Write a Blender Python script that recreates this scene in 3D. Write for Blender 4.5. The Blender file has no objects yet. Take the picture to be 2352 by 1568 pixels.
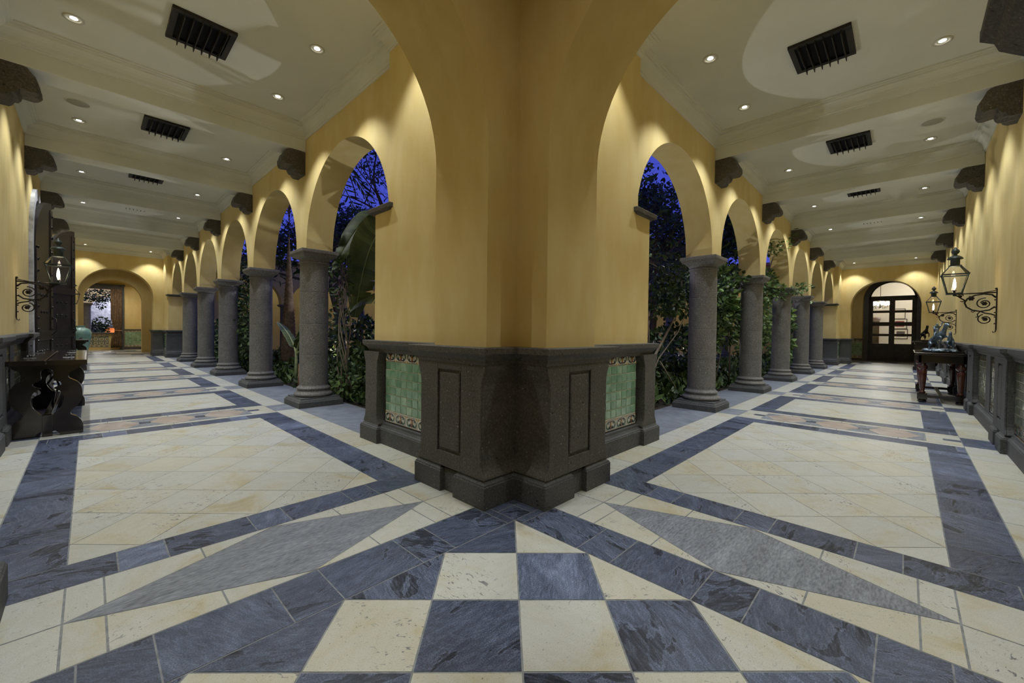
import bpy, bmesh, math, random
from mathutils import Vector, Matrix
random.seed(7)
PI = math.pi
R = math.radians
C = bpy.context.scene.collection
SC = bpy.context.scene

# ------------------------------------------------------------------ materials
def new_mat(name):
    m = bpy.data.materials.new(name); m.use_nodes = True
    nt = m.node_tree; nt.nodes.clear()
    out = nt.nodes.new('ShaderNodeOutputMaterial')
    return m, nt, out

class NT:
    def __init__(s, name):
        s.m, s.nt, s.out = new_mat(name)
        s.b = s.n('ShaderNodeBsdfPrincipled'); s.l(s.b.outputs[0], s.out.inputs[0])
        s.geo = s.n('ShaderNodeNewGeometry')
        s.pos = s.geo.outputs['Position']
    def n(s, t, **kw):
        x = s.nt.nodes.new(t)
        for k, v in kw.items(): setattr(x, k, v)
        return x
    def l(s, a, b): s.nt.links.new(a, b)
    def noise(s, scale, detail=4, dist=0, vec=None, rough=.55):
        x = s.n('ShaderNodeTexNoise'); x.inputs['Scale'].default_value = scale
        x.inputs['Detail'].default_value = detail; x.inputs['Distortion'].default_value = dist
        x.inputs['Roughness'].default_value = rough
        s.l(vec or s.pos, x.inputs['Vector']); return x.outputs['Fac']
    def voro(s, scale, vec=None, feature='F1'):
        x = s.n('ShaderNodeTexVoronoi'); x.feature = feature
        x.inputs['Scale'].default_value = scale; s.l(vec or s.pos, x.inputs['Vector']); return x
    def ramp(s, fac, stops, interp='LINEAR'):
        x = s.n('ShaderNodeValToRGB'); cr = x.color_ramp; cr.interpolation = interp
        while len(cr.elements) < len(stops): cr.elements.new(.5)
        for e, (p, c) in zip(cr.elements, stops):
            e.position = p; e.color = (c, c, c, 1) if isinstance(c, (int, float)) else (*c, 1)
        s.l(fac, x.inputs[0]); return x.outputs[0]
    def mix(s, fac, a, b, mode='MIX'):
        x = s.n('ShaderNodeMix'); x.data_type = 'RGBA'; x.blend_type = mode
        for sock, v in ((x.inputs['Factor'], fac), (x.inputs['A'], a), (x.inputs['B'], b)):
            pass
        ins = [i for i in x.inputs]
        def put(sock, v):
            if hasattr(v, 'links'): s.l(v, sock)
            elif isinstance(v, (int, float)): sock.default_value = v
            else: sock.default_value = (*v, 1)
        put(x.inputs[0], fac); put(x.inputs[6], a); put(x.inputs[7], b)
        return x.outputs[2]
    def mapv(s, scale=(1, 1, 1), rot=(0, 0, 0), vec=None):
        x = s.n('ShaderNodeMapping'); x.inputs['Scale'].default_value = scale; x.inputs['Rotation'].default_value = rot
        s.l(vec or s.pos, x.inputs['Vector']); return x.outputs[0]
    def island(s): return s.geo.outputs['Random Per Island']
    def offs(s, k=37.0, scale=(1, 1, 1)):
        # position moved by a random amount for each tile
        c = s.n('ShaderNodeCombineXYZ'); mm = s.n('ShaderNodeMath'); mm.operation = 'MULTIPLY'; mm.inputs[1].default_value = k
        s.l(s.island(), mm.inputs[0])
        for i in range(3): s.l(mm.outputs[0], c.inputs[i])
        a = s.n('ShaderNodeVectorMath'); a.operation = 'ADD'; s.l(s.pos, a.inputs[0]); s.l(c.outputs[0], a.inputs[1])
        r = s.n('ShaderNodeVectorRotate'); r.rotation_type = 'Z_AXIS'; s.l(a.outputs[0], r.inputs['Vector'])
        m2 = s.n('ShaderNodeMath'); m2.operation = 'MULTIPLY'; m2.inputs[1].default_value = 6.0; s.l(s.island(), m2.inputs[0])
        s.l(m2.outputs[0], r.inputs['Angle'])
        return s.mapv(scale, vec=r.outputs[0])
    def bump(s, h, strength=.2, dist=.01):
        x = s.n('ShaderNodeBump'); x.inputs['Strength'].default_value = strength; x.inputs['Distance'].default_value = dist
        s.l(h, x.inputs['Height']); s.l(x.outputs[0], s.b.inputs['Normal'])
    def col(s, c):
        if hasattr(c, 'links'): s.l(c, s.b.inputs['Base Color'])
        else: s.b.inputs['Base Color'].default_value = (*c, 1)
    def set(s, rough=.5, metal=0, spec=.5, coat=0):
        s.b.inputs['Roughness'].default_value = rough; s.b.inputs['Metallic'].default_value = metal
        s.b.inputs['Specular IOR Level'].default_value = spec; s.b.inputs['Coat Weight'].default_value = coat
        s.b.inputs['Coat Roughness'].default_value = .08

M = {}
def m_plain(name, c, rough=.5, metal=0, spec=.5, coat=0, var=0.0, vs=6, bump=0, bs=60):
    t = NT(name)
    if var:
        f = t.noise(vs, 5)
        t.col(t.ramp(f, [(.3, tuple(x*(1-var) for x in c)), (.7, tuple(min(1, x*(1+var)) for x in c))]))
    else: t.col(c)
    t.set(rough, metal, spec, coat)
    if bump: t.bump(t.noise(bs, 4), bump, .01)
    M[name] = t.m
    return t
def m_emit(name, c, st):
    m, nt, out = new_mat(name); e = nt.nodes.new('ShaderNodeEmission'); e.inputs[0].default_value = (*c, 1); e.inputs[1].default_value = st
    nt.links.new(e.outputs[0], out.inputs[0]); M[name] = m
def m_glass(name, tint=(1, 1, 1), gl=.08):
    m, nt, out = new_mat(name)
    tr = nt.nodes.new('ShaderNodeBsdfTransparent'); tr.inputs[0].default_value = (*tint, 1)
    g = nt.nodes.new('ShaderNodeBsdfGlossy'); g.inputs['Roughness'].default_value = .03
    lw = nt.nodes.new('ShaderNodeFresnel'); lw.inputs[0].default_value = 1.45
    mx = nt.nodes.new('ShaderNodeMixShader'); nt.links.new(lw.outputs[0], mx.inputs[0])
    nt.links.new(tr.outputs[0], mx.inputs[1]); nt.links.new(g.outputs[0], mx.inputs[2]); nt.links.new(mx.outputs[0], out.inputs[0]); M[name] = m

def make_materials():
    t = NT('plaster')
    a = t.noise(.9, 6, .6); b = t.noise(5, 5, .3, vec=t.mapv((1, 1, .35)))
    c1 = t.ramp(a, [(.3, (.64, .475, .19)), (.7, (.69, .57, .275))])
    c2 = t.ramp(b, [(.3, (.60, .43, .15)), (.75, (.73, .615, .32))])
    t.col(t.mix(.45, c1, c2)); t.set(.8, spec=.25); t.bump(t.noise(35, 5), .12, .006); M['plaster'] = t.m
    t = NT('ceiling_paint')
    a = t.noise(1.3, 5)
    t.col(t.ramp(a, [(.3, (.61, .61, .53)), (.7, (.67, .67, .59))])); t.set(.7, spec=.3); t.bump(t.noise(20, 4), .08, .006); M['ceiling_paint'] = t.m
    # cream travertine floor
    t = NT('travertine')
    v = t.offs(31, (1.0, 1.0, 1)); vs_ = t.offs(31, (1.0, 3.2, 1))
    st = t.noise(2.6, 7, .8, vec=v, rough=.62); gr = t.noise(9, 5, .4, vec=vs_)
    base = t.ramp(st, [(.30, (.52, .52, .495)), (.52, (.50, .495, .44)), (.60, (.48, .455, .355)), (.66, (.44, .375, .22)), (.76, (.34, .275, .145))])
    tone = t.ramp(t.island(), [(0, (.88, .89, .90)), (.5, (1, 1, 1)), (.85, (.98, .96, .89)), (1, (.96, .90, .74))])
    base = t.mix(1, base, tone, 'MULTIPLY')
    base = t.mix(.25, base, t.ramp(gr, [(.3, (.50, .47, .36)), (.7, (.66, .655, .61))]))
    pn = t.noise(34, 3, 1.2, vec=t.offs(31, (1.6, .6, 1))); pm = t.noise(1.7, 3, vec=v)
    pit = t.ramp(pn, [(.615, 0.0), (.64, 1.0)]); msk = t.ramp(pm, [(.47, 0.0), (.62, 1.0)])
    pf = t.n('ShaderNodeMath'); pf.operation = 'MULTIPLY'; t.l(pit, pf.inputs[0]); t.l(msk, pf.inputs[1])
    base = t.mix(pf.outputs[0], base, (.17, .17, .17))
    gn = t.noise(190, 3, rough=.75); base = t.mix(1, base, t.ramp(gn, [(.33, .72), (.46, 1.0), (.7, 1.06)]), 'MULTIPLY')
    sp = t.noise(85, 2); sm = t.noise(5, 3, vec=v); ps = t.n('ShaderNodeMath'); ps.operation = 'MULTIPLY'; t.l(t.ramp(sp, [(.68, 0.0), (.70, 1.0)]), ps.inputs[0]); t.l(t.ramp(sm, [(.42, .15), (.6, 1.0)]), ps.inputs[1]); base = t.mix(ps.outputs[0], base, (.15, .145, .13))
    t.col(base); t.set(.42, spec=.45)
    t.bump(t.noise(14, 5, vec=v), .08, .006); M['travertine'] = t.m
    # dark slate
    t = NT('slate')
    v = t.offs(53, (1.0, 1.9, 1)); isl = t.island()
    w = t.noise(3.4, 7, 1.1, vec=v, rough=.58)
    f = t.n('ShaderNodeMath'); f.operation = 'MULTIPLY_ADD'; f.inputs[1].default_value = .17; t.l(isl, f.inputs[0]); t.l(w, f.inputs[2])
    w2 = t.noise(9, 9, 1.8, vec=t.offs(53, (.8, 3.4, 1)), rough=.72)
    c = t.ramp(f.outputs[0], [(.475, (.010, .012, .018)), (.487, (.020, .024, .036)), (.500, (.135, .160, .240)), (.53, (.066, .080, .124)), (.66, (.090, .110, .170)), (.80, (.150, .178, .262))])
    c = t.mix(.34, c, t.ramp(w2, [(.36, (.010, .012, .018)), (.48, (.060, .072, .11)), (.66, (.24, .28, .40))]))
    gr = t.noise(170, 3, rough=.7); c = t.mix(1, c, t.ramp(gr, [(.34, .52), (.5, 1.0), (.68, 1.7)]), 'MULTIPLY')
    tone = t.ramp(isl, [(0, (.80, .82, .85)), (.3, (1.1, 1.1, 1.1)), (.6, (.75, .75, .75)), (.9, (1.15, 1.15, 1.15)), (1, (1.5, 1.5, 1.5))])
    t.col(t.mix(1, c, tone, 'MULTIPLY')); t.set(.36, spec=.5); t.bump(w2, .12, .006); M['slate'] = t.m
    # grey paving under the columns
    t = NT('grey_slate'); v = t.offs(17, (1, 1.6, 1))
    w = t.noise(4, 6, .8, vec=v)
    t.col(t.ramp(w, [(.3, (.15, .165, .195)), (.7, (.26, .28, .32))])); t.set(.5, spec=.4); t.bump(w, .06, .006); M['grey_slate'] = t.m
    t = NT('schist'); v = t.mapv((3.2, 14, 1), (0, 0, R(18)))
    v2 = t.mapv((26, 90, 1), (0, 0, R(18)))
    w = t.noise(1.0, 7, .9, vec=v); w2 = t.noise(1.0, 3, .4, vec=v2)
    c = t.ramp(w, [(.3, (.11, .122, .145)), (.55, (.20, .222, .26)), (.7, (.29, .325, .37))])
    c = t.mix(.4, c, t.ramp(w2, [(.35, (.08, .09, .105)), (.66, (.40, .44, .49))]))
    t.col(t.mix(1, c, t.ramp(t.island(), [(0, (1, 1, 1.02)), (1, (1.0, .955, .94))]), 'MULTIPLY')); t.set(.42, spec=.4); t.bump(w2, .15, .004); M['schist'] = t.m
    t = NT('pink_stone'); w = t.noise(4, 6, 1)
    t.col(t.ramp(w, [(.3, (.30, .23, .19)), (.55, (.42, .345, .29)), (.75, (.50, .45, .39))])); t.set(.4, spec=.4); M['pink_stone'] = t.m
    m_plain('grout', (.25, .26, .26), .8, spec=.2, var=.25, vs=20)
    m_plain('light_grout', (.36, .37, .35), .8, spec=.2)
    # speckled volcanic stone
    def cantera(name, lo, hi, white, k=1.0, dl=.70, wl=.80):
        t = NT(name)
        f = t.noise(5, 6, .3); c = t.ramp(f, [(.3, lo), (.7, hi)])
        fine = t.noise(70, 6, rough=.75); c = t.mix(.5, c, t.ramp(fine, [(.38, tuple(x*.42 for x in lo)), (.5, lo), (.66, tuple(x*1.75 for x in hi))]))
        wob = t.noise(150, 2); vo = t.voro(40*k); vo.inputs['Randomness'].default_value = 1
        vo2 = t.voro(70*k)
        sel = t.n('ShaderNodeSeparateColor'); t.l(vo.outputs['Color'], sel.inputs[0])
        s2 = t.n('ShaderNodeSeparateColor'); t.l(vo2.outputs['Color'], s2.inputs[0])
        def speck(vo, ch, rad, lim):
            sep = t.n('ShaderNodeSeparateColor'); t.l(vo.outputs['Color'], sep.inputs[0])
            ad = t.n('ShaderNodeMath'); ad.operation = 'MULTIPLY_ADD'; ad.inputs[1].default_value = .30; t.l(sep.outputs[1 if ch is sel.outputs[0] or ch is sel.outputs[2] else 2], ad.inputs[0])
            nz = t.n('ShaderNodeMath'); nz.operation = 'MULTIPLY_ADD'; nz.inputs[1].default_value = .5; t.l(wob, nz.inputs[0]); t.l(vo.outputs['Distance'], nz.inputs[2]); t.l(nz.outputs[0], ad.inputs[2])
            rad += .22
            a = t.ramp(ad.outputs[0], [(rad*.86, 1.0), (rad, 0.0)]); b = t.ramp(ch, [(lim, 0.0), (min(.999, lim+.01), 1.0)])
            mm = t.n('ShaderNodeMath'); mm.operation = 'MULTIPLY'; t.l(a, mm.inputs[0]); t.l(b, mm.inputs[1]); return mm.outputs[0]
        dk = speck(vo, sel.outputs[0], .36, dl); wh = speck(vo2, s2.outputs[1], .38, wl); wh2 = speck(vo, sel.outputs[2], .26, .86)
        c = t.mix(dk, c, tuple(x*.22 for x in lo)); c = t.mix(wh, c, white); c = t.mix(wh2, c, white)
        t.col(c); t.set(.62, spec=.4)
        h = t.mix(dk, t.noise(60, 5), (0, 0, 0)); t.bump(h, .35, .006); M[name] = t.m
    cantera('cantera', (.13, .122, .112), (.21, .20, .185), (.56, .54, .48), 1, .62, .74)
    cantera('dark_cantera', (.072, .066, .057), (.118, .110, .096), (.34, .31, .27), .85, .86, .93)
    cantera('plinth_stone', (.062, .062, .062), (.105, .105, .104), (.24, .23, .22), .9, .90, .95)
    cantera('corbel_stone', (.055, .048, .040), (.125, .110, .092), (.24, .21, .17), .7)
    # glazed tiles
    def glaze(name, lo, hi, rough=.16):
        t = NT(name); v = t.offs(23)
        f = t.noise(7, 5, .5, vec=v)
        c = t.ramp(f, [(.3, lo), (.7, hi)])
        t.col(t.mix(1, c, t.ramp(t.island(), [(0, (.72, .78, .72)), (.5, (1, 1, 1)), (1, (1.35, 1.25, 1.3))]), 'MULTIPLY'))
        t.set(rough, spec=.5, coat=.5); t.bump(t.noise(9, 3, vec=v), .25, .01); M[name] = t.m
    glaze('green_glaze', (.115, .265, .155), (.31, .46, .31))
    glaze('olive_glaze', (.085, .098, .066), (.22, .235, .17), .2)
    m_plain('tile_white', (.66, .64, .54), .2, coat=.4, var=.06)
    m_plain('tile_backing', (.50, .47, .34), .8)
    m_plain('paint_green', (.05, .12, .075), .2, coat=.4); m_plain('paint_black', (.015, .016, .018), .2, coat=.4)
    m_plain('paint_red', (.23, .07, .03), .2, coat=.4); m_plain('paint_ochre', (.52, .29, .05), .2, coat=.4)
    m_plain('dark_wood', (.016, .011, .008), .16, spec=.6, coat=.5, var=.4, vs=9)
    m_plain('red_wood', (.075, .020, .010), .2, spec=.6, coat=.5, var=.4, vs=12)
    m_plain('door_wood', (.020, .014, .010), .35, spec=.5, var=.5, vs=7, bump=.1)
    m_plain('iron', (.030, .024, .019), .5, metal=.6, var=.3, vs=30)
    m_plain('rust_iron', (.085, .045, .028), .6, metal=.5, var=.4, vs=30)
    m_plain('stud_metal', (.040, .038, .038), .28, metal=.9, var=.3, vs=30)
    m_plain('verdigris', (.045, .058, .052), .45, metal=.4, var=.45, vs=22)
    m_plain('bronze_patina', (.20, .26, .32), .28, metal=.75, var=.6, vs=16, bump=.9, bs=38)
    m_plain('bronze_dark', (.03, .024, .016), .35, metal=.8, var=.4, vs=16)
    m_plain('grille_metal', (.028, .023, .018), .6, metal=.4, var=.2)
    m_plain('black_void', (.006, .006, .006), .9)
    m_plain('speaker_grey', (.36, .35, .28), .7)
    m_plain('lamp_trim', (.55, .53, .44), .4, metal=.2)
    m_emit('lamp_glow', (1, .97, .92), 30); m_emit('flame', (1, .86, .62), 26); m_emit('bulb', (1, .93, .82), 22)
    m_glass('glass')
    m_plain('vase_glaze', (.15, .26, .21), .25, coat=.5, var=.25, vs=5)
    t = NT('curtain_cloth'); w = t.noise(14, 4, .8)
    t.col(t.ramp(w, [(.35, (.10, .058, .032)), (.65, (.25, .165, .09))])); t.set(.8); M['curtain_cloth'] = t.m
    t = NT('bark'); w = t.noise(9, 6, .8, vec=t.mapv((1, 1, .35)))
    t.col(t.ramp(w, [(.3, (.045, .032, .022)), (.7, (.14, .105, .075))])); t.set(.9); t.bump(w, .5, .02); M['bark'] = t.m
    m_plain('orange_bark', (.30, .165, .085), .8, var=.45, vs=14, bump=.5, bs=30)
    m_plain('palm_bark', (.17, .115, .08), .9, var=.5, vs=12, bump=.6, bs=20)
    m_plain('soil', (.045, .032, .022), .95, var=.5, vs=12, bump=.6, bs=25)
    def leafm(name, lo, hi, rough=.45):
        t = NT(name); f = t.noise(3, 4)
        c = t.ramp(f, [(.3, lo), (.7, hi)])
        t.col(t.mix(1, c, t.ramp(t.island(), [(0, (.55, .6, .5)), (1, (1.35, 1.3, 1.2))]), 'MULTIPLY'))
        t.set(rough, spec=.4); t.b.inputs['Transmission Weight'].default_value = 0; M[name] = t.m
    leafm('leaf_dark', (.028, .055, .016), (.07, .115, .03))
    leafm('leaf_mid', (.05, .10, .028), (.13, .19, .055))
    leafm('leaf_bright', (.10, .19, .045), (.22, .33, .10))
    leafm('banana_leaf', (.065, .09, .033), (.13, .165, .06), .42)
    m_plain('banana_rib', (.30, .34, .16), .5); m_plain('banana_stem', (.20, .24, .11), .6, var=.4, vs=9)
    m_plain('vine_stem', (.24, .19, .13), .8, var=.3)
    m_plain('white_paint', (.72, .71, .66), .6); m_plain('picture_dark', (.06, .055, .06), .5, var=.8, vs=14); m_plain('picture_red', (.22, .04, .04), .5, var=.5, vs=10)
    m_plain('mat_board', (.7, .68, .62), .7); m_plain('far_stone', (.42, .42, .44), .8, var=.4, vs=7, bump=.5, bs=20)
    m_plain('terracotta', (.62, .27, .12), .8, var=.2); m_plain('red_cloth', (.20, .08, .05), .7, var=.4, vs=8)
make_materials()

# ------------------------------------------------------------------ mesh helpers
ID = lambda p: p
class MB:
    def __init__(s): s.v = []; s.f = []; s.mi = []; s.mats = []; s.sm = []
    def mat(s, name):
        if name not in s.mats: s.mats.append(name)
        return s.mats.index(name)
    def add(s, vs, fs, mat, f=ID, smooth=False):
        o = len(s.v); k = s.mat(mat)
        s.v += [tuple(f(p)) for p in vs]
        for q in fs: s.f.append([o+i for i in q]); s.mi.append(k); s.sm.append(smooth)
    def box(s, x0, x1, y0, y1, z0, z1, mat, f=ID):
        v = [(x0, y0, z0), (x1, y0, z0), (x1, y1, z0), (x0, y1, z0), (x0, y0, z1), (x1, y0, z1), (x1, y1, z1), (x0, y1, z1)]
        s.add(v, [(0, 3, 2, 1), (4, 5, 6, 7), (0, 1, 5, 4), (1, 2, 6, 5), (2, 3, 7, 6), (3, 0, 4, 7)], mat, f)
    def poly(s, pts, mat, f=ID): s.add(pts, [tuple(range(len(pts)))], mat, f)
    def prism(s, pts, a0, a1, axis, mat, f=ID, smooth=False):
        # pts in the two other axes (in order), extruded along axis
        def P(p, a):
            if axis == 0: return (a, p[0], p[1])
            if axis == 1: return (p[0], a, p[1])
            return (p[0], p[1], a)
        n = len(pts); v = [P(p, a0) for p in pts]+[P(p, a1) for p in pts]
        s.add(v, [tuple(range(n)), tuple(range(2*n-1, n-1, -1))], mat, f)
        s.add(v, [(i, (i+1) % n, n+(i+1) % n, n+i) for i in range(n)], mat, f, smooth)
    def lathe(s, prof, mat, seg=32, c=(0, 0), f=ID, smooth=True, ph=0):
        n = len(prof); v = []
        for k in range(seg):
            a = 2*PI*k/seg+ph
            for r, z in prof: v.append((c[0]+r*math.cos(a), c[1]+r*math.sin(a), z))
        fs = []
        for k in range(seg):
            k2 = (k+1) % seg
            for i in range(n-1): fs.append((k*n+i, k2*n+i, k2*n+i+1, k*n+i+1))
        s.add(v, fs, mat, f, smooth)
    def stack(s, loops, mat, f=ID, cap=True, smooth=False):
        n = len(loops[0]); v = [p for L in loops for p in L]; fs = []
        for j in range(len(loops)-1):
            for i in range(n): fs.append((j*n+i, j*n+(i+1) % n, (j+1)*n+(i+1) % n, (j+1)*n+i))
        if cap: fs += [tuple(range(n-1, -1, -1)), tuple(range((len(loops)-1)*n, len(loops)*n))]
        s.add(v, fs, mat, f, smooth)
    def tube(s, pts, rad, mat, seg=8, f=ID, smooth=True):
        pts = [Vector(p) for p in pts]; n = len(pts)
        if isinstance(rad, (int, float)): rad = [rad]*n
        rings = []; up = None
        for i, p in enumerate(pts):
            d = (pts[min(i+1, n-1)]-pts[max(i-1, 0)])
            if d.length < 1e-9: d = Vector((0, 0, 1))
            d.normalize()
            if up is None: up = Vector((0, 0, 1)) if abs(d.z) < .9 else Vector((1, 0, 0))
            a = d.cross(up)
            if a.length < 1e-6: a = d.cross(Vector((.3, .7, .2)))
            a.normalize(); b = a.cross(d).normalized(); up = b
            rings.append([tuple(p+rad[i]*(math.cos(2*PI*k/seg)*a+math.sin(2*PI*k/seg)*b)) for k in range(seg)])
        s.stack(rings, mat, f, True, smooth)
    def ball(s, c, r, mat, seg=14, rings=8, f=ID, sc=(1, 1, 1)):
        prof = []
        v = []; fs = []
        for i in range(rings+1):
            th = PI*i/rings
            for k in range(seg):
                a = 2*PI*k/seg; v.append((c[0]+r*sc[0]*math.sin(th)*math.cos(a), c[1]+r*sc[1]*math.sin(th)*math.sin(a), c[2]-r*sc[2]*math.cos(th)))
        for i in range(rings):
            for k in range(seg): fs.append((i*seg+k, i*seg+(k+1) % seg, (i+1)*seg+(k+1) % seg, (i+1)*seg+k))
        s.add(v, fs, mat, f, True)
    def build(s, name, parent=None, origin=None, fix=True, bevel=0, smooth_angle=None):
        me = bpy.data.meshes.new(name)
        o0 = Vector(origin) if origin is not None else Vector((0, 0, 0))
        me.from_pydata([tuple(Vector(p)-o0) for p in s.v], [], s.f)
        for nm in s.mats: me.materials.append(M[nm])
        for p, k, sm in zip(me.polygons, s.mi, s.sm): p.material_index = k; p.use_smooth = sm
        if fix:
            bm = bmesh.new(); bm.from_mesh(me); bmesh.ops.remove_doubles(bm, verts=bm.verts, dist=1e-5) if fix == 'weld' else None
            bmesh.ops.recalc_face_normals(bm, faces=bm.faces); bm.to_mesh(me); bm.free()
        me.update()
        o = bpy.data.objects.new(name, me); C.objects.link(o)
        if parent is not None: o.parent = parent
        elif origin is not None: o.location = o0
        if bevel:
            md = o.modifiers.new('b', 'BEVEL'); md.width = bevel; md.segments = 2; md.limit_method = 'ANGLE'; md.angle_limit = R(40)
        return o
def root(name, loc=(0, 0, 0), rz=0):
    o = bpy.data.objects.new(name, None); o.location = loc; o.rotation_euler = (0, 0, rz); o.empty_display_size = .2; C.objects.link(o); return o
def tag(o, label=None, cat=None, group=None, kind=None):
    if label: o['label'] = label
    if cat: o['category'] = cat
    if group: o['group'] = group
    if kind: o['kind'] = kind
    return o
def kids(o): return [c for c in bpy.data.objects if c.parent == o]
def dup(o, loc=None, rz=None, parent=None, scale=None):
    c = o.copy(); C.objects.link(c)
    if parent is not None: c.parent = parent
    if loc is not None: c.location = loc
    if rz is not None: c.rotation_euler = (0, 0, rz)
    if scale is not None: c.scale = (scale,)*3 if isinstance(scale, (int, float)) else scale
    for ch in list(o.children): dup(ch, parent=c)
    return c
def offpoly(pts, d):
    # outward offset of a rectilinear / convex-ish polygon given counter-clockwise
    n = len(pts); out = []
    ar = sum(pts[i][0]*pts[(i+1) % n][1]-pts[(i+1) % n][0]*pts[i][1] for i in range(n))
    s = 1 if ar > 0 else -1
    for i in range(n):
        p0, p1, p2 = pts[i-1], pts[i], pts[(i+1) % n]
        def nrm(a, b):
            dx, dy = b[0]-a[0], b[1]-a[1]; L = math.hypot(dx, dy); return (s*dy/L, -s*dx/L)
        n1, n2 = nrm(p0, p1), nrm(p1, p2); dt = 1+n1[0]*n2[0]+n1[1]*n2[1]
        out.append((p1[0]+d*(n1[0]+n2[0])/dt, p1[1]+d*(n1[1]+n2[1])/dt))
    return out
def lift(poly, z): return [(p[0], p[1], z) for p in poly]
def clip(poly, a, b, c):
    # keep a*x+b*y <= c
    out = []; n = len(poly)
    for i in range(n):
        p, q = poly[i], poly[(i+1) % n]; dp = a*p[0]+b*p[1]-c; dq = a*q[0]+b*q[1]-c
        if dp <= 0: out.append(p)
        if (dp < 0 < dq) or (dq < 0 < dp):
            t = dp/(dp-dq); out.append((p[0]+t*(q[0]-p[0]), p[1]+t*(q[1]-p[1])))
    return out
def cliprect(poly, x0, x1, y0, y1):
    for a, b, c in ((1, 0, x1), (-1, 0, -x0), (0, 1, y1), (0, -1, -y0)):
        if len(poly) < 3: return []
        poly = clip(poly, a, b, c)
    return poly if len(poly) >= 3 else []
def area(p): return abs(sum(p[i][0]*p[(i+1) % len(p)][1]-p[(i+1) % len(p)][0]*p[i][1] for i in range(len(p))))/2

# ------------------------------------------------------------------ dimensions
ZC = 4.47                    # ceiling
SP = 3.045                   # bay
COL = [5.075+SP*k for k in range(5)]
CEN = [3.5525+SP*k for k in range(6)]
LEN = 22.32
WL, WR = -2.90, -2.95        # outer walls
US, UB = .22, .64            # arcade wall faces
ZS = 2.54                    # capital top
def LM(p): return (p[0], p[1], p[2])
def RM(p): return (p[1], p[0], p[2])
def far(f): return lambda p: f((p[0], LEN-p[1], p[2]))
ORD = ['first', 'second', 'third', 'fourth', 'fifth', 'sixth']
SIDES = [('curtain', LM, WL), ('door', RM, WR)]
CORR = {'curtain': 'the corridor ending at the curtained window', 'door': 'the corridor ending at the glazed doors'}
CORS = {'curtain': 'curtain-end corridor', 'door': 'glazed-door corridor'}

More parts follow.
